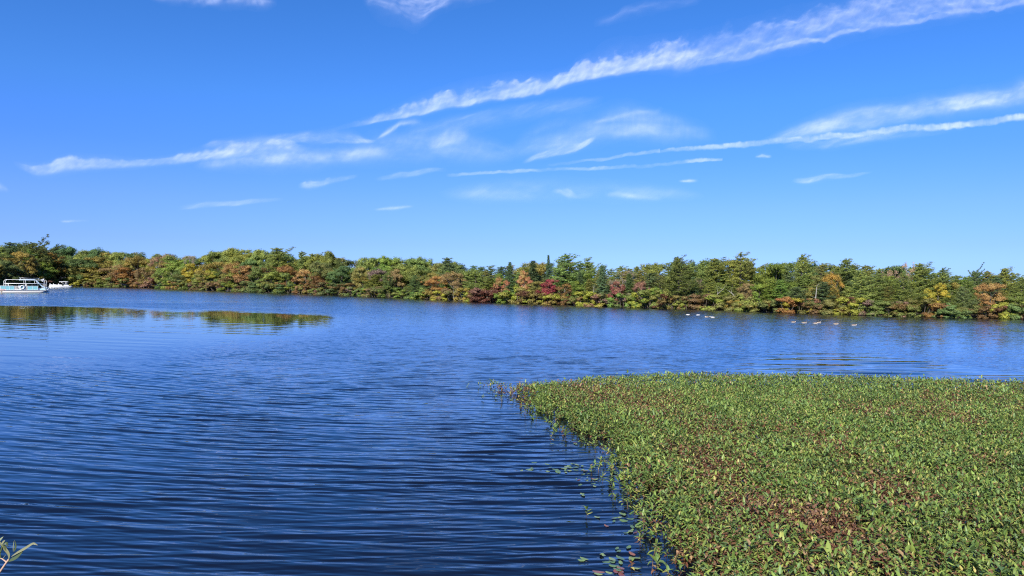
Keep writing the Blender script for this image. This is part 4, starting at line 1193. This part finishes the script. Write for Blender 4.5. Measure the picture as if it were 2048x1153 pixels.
def goose_mesh(name, neck='up', pale=False):
    """one continuous surface: rump, body, chest, neck, head, bill"""
    if neck == 'up':
        path = [(-.50, .16), (-.44, .155), (-.30, .14), (-.12, .125), (.06, .13), (.20, .15), (.285, .19), (.325, .25), (.335, .33), (.335, .41), (.34, .475), (.365, .515), (.405, .525), (.445, .515), (.485, .50), (.515, .495)]
        rad = [.012, .04, .095, .135, .145, .125, .088, .058, .043, .036, .035, .046, .050, .040, .020, .007]
    elif neck == 'low':
        path = [(-.50, .15), (-.44, .145), (-.30, .13), (-.12, .12), (.06, .125), (.20, .14), (.30, .165), (.37, .20), (.43, .235), (.48, .26), (.52, .275), (.555, .28), (.59, .28), (.625, .272), (.66, .262), (.69, .257)]
        rad = [.012, .04, .095, .135, .145, .12, .082, .056, .044, .038, .037, .046, .050, .040, .020, .007]
    else:      # head under water or tucked: rounded white body
        path = [(-.46, .20), (-.42, .17), (-.30, .14), (-.12, .12), (.06, .115), (.20, .115), (.29, .12), (.33, .11), (.36, .08), (.385, .04), (.40, 0), (.41, -.04), (.42, -.08), (.43, -.11), (.445, -.13), (.46, -.14)]
        rad = [.012, .04, .095, .135, .145, .115, .075, .054, .045, .040, .036, .046, .050, .040, .020, .007]
    n = 12; v = []; P = np.array(path)
    T = np.gradient(P, axis=0); T /= np.linalg.norm(T, axis=1)[:, None]
    for i in range(len(P)):
        up = np.array([-T[i, 1], T[i, 0]])
        for j in range(n):
            a = 2 * math.pi * j / n
            wy = 1.12 if i < 7 else 1.0
            v.append((P[i, 0] + up[0] * rad[i] * math.sin(a), rad[i] * math.cos(a) * wy, P[i, 1] + up[1] * rad[i] * math.sin(a) * (.92 if i < 7 else 1)))
    f = []; mi = []
    for i in range(len(P) - 1):
        for j in range(n):
            f.append((i * n + j, i * n + (j + 1) % n, (i + 1) * n + (j + 1) % n, (i + 1) * n + j))
            top = math.sin(2 * math.pi * (j + .5) / n)
            if pale: k = 3 if i < 13 else 0
            elif i < 2: k = 3 if top < .2 else 2
            elif i < 6: k = 0 if top > -.15 else 1
            elif i == 6: k = 1
            elif i == 11 and abs(top) < .85 and top < .5: k = 3
            else: k = 2
            mi.append(k)
    f += [tuple(range(n))[::-1], tuple(range((len(P) - 1) * n, len(P) * n))]; mi += [0, 2]
    me = bpy.data.meshes.new(name); me.from_pydata(v, [], f)
    for q in GM: me.materials.append(q)
    me.polygons.foreach_set("material_index", mi); me.polygons.foreach_set("use_smooth", [True] * len(f)); me.update()
    return me
GOOSE = {'up': goose_mesh("goose", 'up'), 'low': goose_mesh("goose", 'low'), 'dip': goose_mesh("goose", 'dip', True), 'paleup': goose_mesh("goose", 'low', True)}
BIRDS = [(1587, 645.2, 'up', 8, 'rearmost brown goose of the line swimming right, smallest looking'), (1608.5, 646.6, 'up', 4, 'second goose from the rear of the swimming line'),
         (1631, 647.6, 'up', -6, 'left goose of the close pair in the middle of the line'), (1637.5, 646.2, 'up', 6, 'right goose of the close pair in the middle of the line'),
         (1672, 648.8, 'up', 3, 'brown goose between the close pair and the leader'), (1708, 651.2, 'low', 0, 'leading goose of the line with its neck stretched low'),
         (1375.5, 630.4, 'dip', 170, 'leftmost white looking bird dipping under the far shore'), (1396, 631.0, 'dip', 185, 'whitest bird of the dipping birds, second from the left'),
         (1413.5, 634.8, 'up', 190, 'dark necked goose between the white dipping birds'), (1425, 635.6, 'paleup', 175, 'pale bird right of the dark necked goose')]
for (bx, by, k, rot, lab) in BIRDS:
    p = on_plane(bx, by, 0.0)
    o = link(bpy.data.objects.new("goose", GOOSE[k]))
    o.location = (p[0], p[1], -.045); o.rotation_euler = (0, 0, R(rot) - azim(bx, by) * .3); s_ = .68 if k in ('up', 'low') else .62
    o.scale = (s_, s_, s_)
    tag(o, lab, "goose", "geese on the pond")

# ------------------------------------------------------------------ mat of water plants
LEAFPAL = {  # base colours of single leaves
    'g': [(.142, .218, .046), (.178, .255, .054), (.108, .182, .048), (.225, .290, .064), (.140, .215, .068)],
    'y': [(.330, .340, .085), (.400, .350, .110), (.290, .320, .075)],
    'b': [(.210, .100, .050), (.150, .062, .034), (.270, .150, .070), (.330, .220, .110), (.190, .105, .062)],
}
def leaf_geo(B, az, el, L, W, curl, colr, fine=True):
    """pointed, folded, curling leaves; arrays of n"""
    n = len(B)
    ts = np.array([0, .30, .66, 1.0]); ws = np.array([.10, 1.0, .74, 0.0])
    d = np.zeros((n, 4, 3)); p = B.copy(); pts = [p]
    e = el.copy()
    for i in range(1, 4):
        st = (ts[i] - ts[i - 1]) * L
        dirv = np.stack([np.cos(az) * np.cos(e), np.sin(az) * np.cos(e), np.sin(e)], 1)
        p = p + dirv * st[:, None]; pts.append(p); e = e - curl * .5
    side = np.stack([-np.sin(az), np.cos(az), np.zeros(n)], 1)
    upv = np.stack([-np.cos(az) * np.sin(el), -np.sin(az) * np.sin(el), np.cos(el)], 1)
    V = np.zeros((n, 8, 3))
    V[:, 0] = pts[0]; V[:, 7] = pts[3]
    for i, o in ((1, 1), (2, 4)):
        w = (W * ws[i] * .5)[:, None]
        V[:, o] = pts[i] - side * w + upv * w * .45
        V[:, o + 1] = pts[i]
        V[:, o + 2] = pts[i] + side * w + upv * w * .45
    base = (np.arange(n) * 8)[:, None]
    tri = np.concatenate([base + np.array([[0, 2, 1]]), base + np.array([[0, 3, 2]]), base + np.array([[4, 5, 7]]), base + np.array([[5, 6, 7]])])
    quad = np.concatenate([base + np.array([[1, 2, 5, 4]]), base + np.array([[2, 3, 6, 5]])])
    Cc = np.repeat(np.concatenate([colr, np.ones((n, 1))], 1), 8, 0)
    return V.reshape(-1, 3), tri, quad, Cc

def build_mat():
    rng = np.random.default_rng(91)
    x0, y0 = MAT_POLY.min(0); x1, y1 = MAT_POLY.max(0)
    A = (x1 + 1 - x0 + 1) * (y1 - y0 + 1)
    n = int(A * 124)
    P = np.stack([rng.uniform(x0 - 1, x1 + 1, n), rng.uniform(y0 - .5, y1 + .5, n)], 1)
    P = P[(P[:, 0] / P[:, 1] < 1.12)]
    sd = poly_dist(P, MAT_POLY)
    wob = (fbm(P[:, 0] * 1.1, P[:, 1] * 1.1, 3, 5) - .5) * .9
    sd = sd + wob * sstep(3.0, .2, sd) if False else sd + wob * np.clip(1 - sd / 2.0, 0, 1)
    prob = np.where(sd > 0, .30 + .70 * sstep(0, .75, sd), np.exp(sd / .24) * .26)
    gaps = sstep(.22, .36, fbm(P[:, 0] * 1.6, P[:, 1] * 1.6, 3, 31))
    keep = rng.random(len(P)) < prob * (.62 + .38 * gaps)
    P = P[keep]; sd = sd[keep]
    n = len(P)
    far = np.hypot(P[:, 0], P[:, 1])
    ht = rng.uniform(.20, .40, n) * (.45 + .55 * sstep(-.2, .9, sd)) * (.8 + .45 * fbm(P[:, 0] * .7, P[:, 1] * .7, 3, 8))
    brown = fbm(P[:, 0] * .55 + 3, P[:, 1] * .38, 4, 14, .55)
    brown2 = fbm(P[:, 0] * 2.2, P[:, 1] * 2.0, 3, 15)
    # russet patches where the photo has them
    pt = np.zeros(n)
    for (qx, qy, r1, s1) in ((1190, 778, 1.8, .40), (1235, 800, 1.5, .30), (1390, 905, .8, .50), (1440, 930, .7, .30), (1480, 1000, .7, .42), (1560, 1020, .6, .35), (1660, 1035, .7, .40), (1700, 1050, .5, .2), (1360, 840, 1.0, .22), (1370, 1100, .5, .4), (1430, 1085, .35, .3), (1650, 1110, .45, .35), (1560, 1120, .4, .3), (1850, 1000, .6, .15), (1920, 960, .8, .12), (1620, 870, 1.2, .14), (1310, 960, .4, .25), (1750, 830, 1.5, .12)):
        c = on_plane(qx, qy, .3)[:2]; pt += s1 * np.exp(-(((P[:, 0] - c[0]) / r1) ** 2 + ((P[:, 1] - c[1]) / (r1 * 1.5)) ** 2))
    pb = np.clip((brown - .56) * 2.2, 0, .5) + np.clip((brown2 - .58) * 1.6, 0, .3) + pt + .035
    Vs, Ts, Qs, Cs = [], [], [], []; off = 0
    k = 8
    g = np.array(LEAFPAL['g']); yv = np.array(LEAFPAL['y']); bv = np.array(LEAFPAL['b'])
    clumps = fbm(P[:, 0] * 1.3 + 9, P[:, 1] * 1.3, 3, 71)
    isbig = rng.random(n) < .05 + .18 * (clumps > .60)
    big = np.where(isbig, rng.uniform(1.25, 1.75, n), 1.0); ht = ht * np.where(isbig, rng.uniform(1.0, 1.3, n), 1.0)
    a0 = rng.uniform(0, 6.28, n)
    hue = fbm(P[:, 0] * .9, P[:, 1] * .9, 3, 44)
    tilt = rng.normal(0, .10, (n, 2))
    for i in range(k):
        t = .30 + .72 * (i / (k - 1))
        B = np.stack([P[:, 0] + tilt[:, 0] * ht * t, P[:, 1] + tilt[:, 1] * ht * t, ht * t], 1)
        az = a0 + i * 2.40 + rng.normal(0, .35, n)
        el = rng.normal(.35 + .55 * (i / (k - 1)) ** 2, .34, n)
        L = rng.uniform(.074, .138, n) * big * (1 - .22 * (i / (k - 1)) ** 3) * np.where(rng.random(n) < .04, 1.35, 1)
        W = L * rng.uniform(.30, .44, n)
        curl = rng.normal(.35, .30, n)
        r = rng.random(n)
        pbi = np.clip(pb * (1.25 - .5 * i / k), 0, .9)
        cc = g[rng.integers(0, len(g), n)] * (.8 + .55 * hue)[:, None]
        isy = (r > .89 - .08 * (hue > .55)) & ~isbig; cc[isy] = yv[rng.integers(0, 3, isy.sum())]
        isb = r < pbi; cc[isb] = bv[rng.integers(0, 5, isb.sum())]
        cc = cc * rng.uniform(.75, 1.25, (n, 1))
        L = np.where(isb, L * .82, L); curl = np.where(isb, curl + .5, curl)
        sel = np.ones(n, bool) if i % 2 == 0 else (far < 26)
        V, T, Q, C = leaf_geo(B[sel], az[sel], el[sel], L[sel], W[sel], curl[sel], cc[sel])
        Vs.append(V); Ts.append(T + off); Qs.append(Q + off); Cs.append(C); off += len(V)
    # stems: slim three sided stalks for the nearer plants
    sel = far < 19
    S = P[sel]; m_ = len(S); hs = ht[sel]; tl = tilt[sel]
    ring = []
    for zf, rr in ((-.08, .004), (1.0, .0022)):
        for j in range(3):
            a = 2.094 * j
            ring.append(np.stack([S[:, 0] + tl[:, 0] * hs * max(zf, 0) + rr * math.cos(a), S[:, 1] + tl[:, 1] * hs * max(zf, 0) + rr * math.sin(a), hs * zf], 1))
    V = np.stack(ring, 1).reshape(-1, 3)
    base = (np.arange(m_) * 6)[:, None]
    Q = np.concatenate([base + np.array([[j, (j + 1) % 3, 3 + (j + 1) % 3, 3 + j]]) for j in range(3)])
    C = np.tile(np.array([[.16, .085, .045, 1]]), (len(V), 1))
    Vs.append(V); Qs.append(Q + off); Cs.append(C); off += len(V)
    me = np_mesh("water_plants", np.concatenate(Vs), [np.concatenate(Ts), np.concatenate(Qs)], [MAT_LEAF], True, cattr={"leaf_color": np.concatenate(Cs)})
    o = link(bpy.data.objects.new("water_plants", me))
    tag(o, "thick mat of green and russet leafy water plants covering the right foreground", "water plants", kind="stuff")
build_mat()

def leafy_sprig(label, px, py, h, seed, cols='g', k=9, lean=.15, scale=1.0, group=None):
    """one lone plant standing in the open water"""
    rng = np.random.default_rng(seed); p = on_plane(px, py, 0.0)
    root = empty("water_plant", (p[0], p[1], 0), rng.uniform(0, 6.28))
    mb = MB(); mb.tube([(0, 0, -.2), (lean * h * .4, 0, h * .5), (lean * h, 0, h)], [.006, .005, .003], 5)
    st = mb.build("stem", plainstem, root)
    t = np.linspace(.35, 1.0, k)
    B = np.stack([lean * h * t ** 1.3, 0 * t, h * t], 1)
    pal = np.array(LEAFPAL[cols])
    V, T, Q, C = leaf_geo(B, rng.uniform(0, 6.28) + np.arange(k) * 2.4, rng.normal(.5, .3, k), rng.uniform(.10, .15, k) * scale, rng.uniform(.030, .042, k) * scale, rng.normal(.4, .25, k), pal[rng.integers(0, len(pal), k)] * rng.uniform(.7, 1.1, (k, 1)))
    me = np_mesh("leaves", V, [T, Q], [TWIG_LEAF], False, cattr={"leaf_color": C})
    link(bpy.data.objects.new("leaves", me), root)
    tag(root, label, "plant", group)
plainstem = plain("plant_stem", (.14, .085, .05), .7)
SPR = [(1191, 905, .24, "lone dark sprig standing in the open water beside the mat's inner corner"), (1049, 830, .30, "dark tuft standing in the water left of the mat's edge"),
       (1003, 806, .20, "solitary small sprig far out from the mat's pointed tip"), (1072, 842, .18, "small sprig between the dark tuft and the mat"),
       (1225, 960, .30, "leafy sprig at the mat's waist, leaning over open water"), (1196, 945, .14, "short sprig left of the waist sprig"),
       (1284, 1072, .34, "leafy shoot standing clear of the mat near the bottom"), (1282, 1090, .22, "dark bent shoot just below the clear standing shoot"),
       (1302, 1140, .36, "tall leafy shoot at the mat's foot by the photo's bottom edge"), (1255, 1018, .14, "small drooping sprig above the floating leaves"),
       (986, 776, .22, "first sprig at the very tip of the mat"), (1120, 862, .2, "dark sprig in the bay below the mat's tip")]
for i, (a, b_, h_, lab) in enumerate(SPR): leafy_sprig(lab, a, b_, h_, 200 + i, 'g', 9 if h_ > .2 else 6, .2, group="sprigs beside the plant mat")
leafy_sprig("pale yellow green shoot with large leaves standing out of the mat", 1950, 1098, .62, 260, 'y', 4, .04, 1.3)

# ------------------------------------------------------------------ floating leaves
def floating_leaf(px, py, L, W, ang, col, label, group, seed):
    rng = np.random.default_rng(seed); p = on_plane(px, py, .012)
    n = 12; v = [(0, 0, 0)]
    for j in range(n):
        a = 2 * math.pi * j / n
        r = 1 + .04 * rng.normal()
        v.append((L / 2 * math.cos(a) * r * (1.12 if j == 0 else 1), W / 2 * math.sin(a) * r, .004 * math.cos(2 * a) + .002 * rng.normal() + .003))
    f = [(0, 1 + j, 1 + (j + 1) % n) for j in range(n)]
    v2 = [(x, y, z - .002) for x, y, z in v]
    f2 = [(c + n + 1, b + n + 1, a + n + 1) for a, b, c in f] + [(1 + j, n + 2 + j, n + 2 + (j + 1) % n, 1 + (j + 1) % n) for j in range(n)]
    me = bpy.data.meshes.new("floating_leaf"); me.from_pydata(v + v2, [], f + f2); me.materials.append(FLOAT_LEAF)
    a_ = me.attributes.new("leaf_color", 'FLOAT_COLOR', 'POINT'); c = np.tile(np.array([*col, 1.]), (2 * n + 2, 1)) * np.array([1, 1, 1, 1.]); a_.data.foreach_set("color", c.astype(np.float32).ravel()); me.update()
    o = link(bpy.data.objects.new("floating_leaf", me)); o.location = p; o.rotation_euler = (rng.normal(0, .05), rng.normal(0, .05), ang)
    tag(o, label, "floating leaf", group)
frng = np.random.default_rng(303)
FGREEN = [(.12, .20, .07), (.16, .24, .09), (.10, .17, .08), (.20, .27, .11)]
FRED = [(.20, .075, .06), (.24, .11, .08), (.14, .06, .05)]
def cluster(cx, cy, sx, sy, n, label, group, red=0.0, size=.10):
    for i in range(n):
        a, b_ = cx + frng.normal(0, sx), cy + frng.normal(0, sy)
        isr = frng.random() < red; pal = FRED if isr else FGREEN
        L = size * frng.uniform(.7, 1.3)
        q = on_plane(a, b_, 0.0)[None, :2]
        if poly_dist(q, MAT_POLY)[0] > .1: continue
        floating_leaf(a, b_, L, L * frng.uniform(.42, .62), frng.uniform(0, 6.28), pal[int(frng.integers(0, len(pal)))], ("reddish " if isr else "green ") + label, group + (", reddish" if isr else ", green"), int(frng.integers(0, 10 ** 6)))
cluster(1118, 938, 24, 7, 22, "floating leaf in the loose raft left of the mat's waist", "floating leaves left of the mat's waist", .05, .12)
cluster(1180, 962, 26, 12, 18, "floating leaf between the loose raft and the mat", "floating leaves between raft and mat", .3, .11)
cluster(1068, 943, 8, 3, 3, "floating leaf at the outer end of the loose raft", "floating leaves at the raft's outer end", 0, .13)
cluster(1230, 1040, 26, 12, 9, "floating leaf in the small open bay below the raft", "floating leaves in the open bay", .15, .12)
cluster(1262, 1062, 12, 5, 6, "floating leaf beside the clear standing shoot", "floating leaves beside the standing shoot", .1, .11)
cluster(1230, 1112, 26, 10, 15, "floating leaf in the raft near the bottom edge of the mat", "floating leaves near the bottom edge", .12, .13)
cluster(1235, 1142, 30, 8, 14, "floating leaf lowest in the water by the photo's bottom edge", "floating leaves at the bottom edge", .45, .14)
cluster(1012, 800, 22, 8, 12, "floating leaf around the mat's pointed tip", "floating leaves around the mat's tip", .1, .14)
cluster(1150, 885, 18, 6, 9, "floating leaf along the mat's inner corner", "floating leaves along the inner corner", .2, .11)

# lily pads far out at the right edge
def far_pads():
    rng = np.random.default_rng(7); V = []; F = []
    c = on_plane(2062, 664, .01)
    for i in range(150):
        x = c[0] + rng.normal(0, 1.5); y = c[1] + rng.normal(0, 1.8); r = rng.uniform(.08, .16); b0 = len(V); z = .01 + rng.uniform(0, .05)
        V += [(x + r * math.cos(a), y + r * math.sin(a), z + .05 * math.sin(a) * rng.random()) for a in np.linspace(0, 5.8, 8)]
        F.append(tuple(range(b0, b0 + 8)))
    me = bpy.data.meshes.new("lily_pads"); me.from_pydata(V, [], F); me.materials.append(plain("pad_green", (.06, .085, .035), .4))
    o = link(bpy.data.objects.new("lily_pads", me)); tag(o, "patch of dark lily pads far out at the right edge", "lily pads", kind="stuff")
far_pads()

# ------------------------------------------------------------------ willow twig reaching in at the lower left corner
def twig():
    D = 3.0
    def q(cx, cy, dz=0.0):           # point from the enlarged corner view
        return at_depth(cx / 10.2, 1040 + cy / 10.2, D + dz)
    foot = np.array([q(-60, 1120)[0] - .35, 2.7, 1.15])
    root = empty("willow_shrub", tuple(foot)); tag(root, "leafy willow twig reaching up in the lower left corner", "shrub")
    mb = MB()
    w = lambda P: np.array(P) - foot
    mb.tube([w(foot), w(q(-420, 1900)), w(q(-120, 1230)), w(q(20, 1035)), w(q(120, 890)), w(q(178, 810))], [.014, .010, .006, .0045, .0042, .004], 7)
    mb.tube([w(q(140, 870)), w(q(90, 830, .01)), w(q(40, 795, .02)), w(q(-60, 770, .03))], [.003, .003, .0025, .002], 6)
    mb.build("stem", plain("willow_bark", (.42, .27, .19), .7, 0, .25, 40), root, True)
    def blade(P, W, col, twist=.5, n=12, name="leaf"):
        P = np.array([w(p) for p in P]); t = np.linspace(0, 1, len(P)); tt = np.linspace(0, 1, n)
        # smooth centre line
        C = np.stack([np.interp(tt, t, P[:, i]) for i in range(3)], 1)
        for _ in range(2): C[1:-1] = (C[:-2] + 2 * C[1:-1] + C[2:]) / 4
        T = np.gradient(C, axis=0); T /= np.linalg.norm(T, axis=1)[:, None]
        view = np.array([0, 1.0, -.35]); sd = np.cross(T, view); sd /= np.linalg.norm(sd, axis=1)[:, None]
        nv = np.cross(sd, T)
        sd = sd * math.cos(twist) + nv * math.sin(twist); nv = np.cross(sd, T)
        wd = W * np.sin(np.pi * np.clip(tt, .02, .98) ** .8) ** .9 + .0006
        V = np.stack([C - sd * wd[:, None] * .5 + nv * wd[:, None] * .16, C, C + sd * wd[:, None] * .5 + nv * wd[:, None] * .16], 1).reshape(-1, 3)
        V = np.concatenate([V, V - np.repeat(nv, 3, 0) * .0006])
        m_ = n * 3; F = []
        for i in range(n - 1):
            for j in range(2):
                a = i * 3 + j; F.append((a, a + 1, a + 4, a + 3)); F.append((m_ + a + 3, m_ + a + 4, m_ + a + 1, m_ + a))
        me = np_mesh(name, V, [np.array(F)], [TWIG_LEAF], True, cattr={"leaf_color": np.tile(np.array([[*col, 1]]), (len(V), 1))})
        link(bpy.data.objects.new(name, me), root)
    G1 = (.23, .23, .12); G2 = (.14, .16, .06); G3 = (.07, .10, .04); G4 = (.24, .27, .16)
    blade([q(175, 815), q(185, 720), q(130, 640), q(50, 560), q(10, 490), q(-15, 420)], .0155, G1, .35)
    blade([q(235, 750), q(330, 672), q(450, 610), q(560, 545), q(650, 480), q(700, 470), q(765, 520)], .0150, G1, .55)
    blade([q(170, 850), q(300, 770), q(400, 690), q(470, 640)], .020, G3, .3)
    blade([q(270, 650), q(262, 560), q(275, 480), q(295, 410)], .0085, G4, .7)
    blade([q(285, 650), q(310, 580), q(318, 510), q(312, 440)], .0095, G3, .3)
    blade([q(45, 530), q(90, 470), q(140, 480), q(160, 540)], .012, G3, .5)
    blade([q(20, 500), q(60, 450), q(105, 420)], .011, G1, .4)
    blade([q(-60, 460), q(0, 400), q(70, 345)], .012, G4, .4)
    blade([q(60, 510), q(90, 540), q(120, 590), q(130, 640)], .012, G2, .8)
    blade([q(55, 795), q(70, 770), q(125, 705)], .006, G4, .9)
    blade([q(20, 790), q(-20, 720), q(10, 640), q(40, 600)], .012, G3, .5)
    blade([q(225, 835), q(275, 790)], .005, G1, .4, 6)
    blade([q(-40, 700), q(0, 640), q(30, 560), q(20, 520)], .014, G3, .6)
twig()
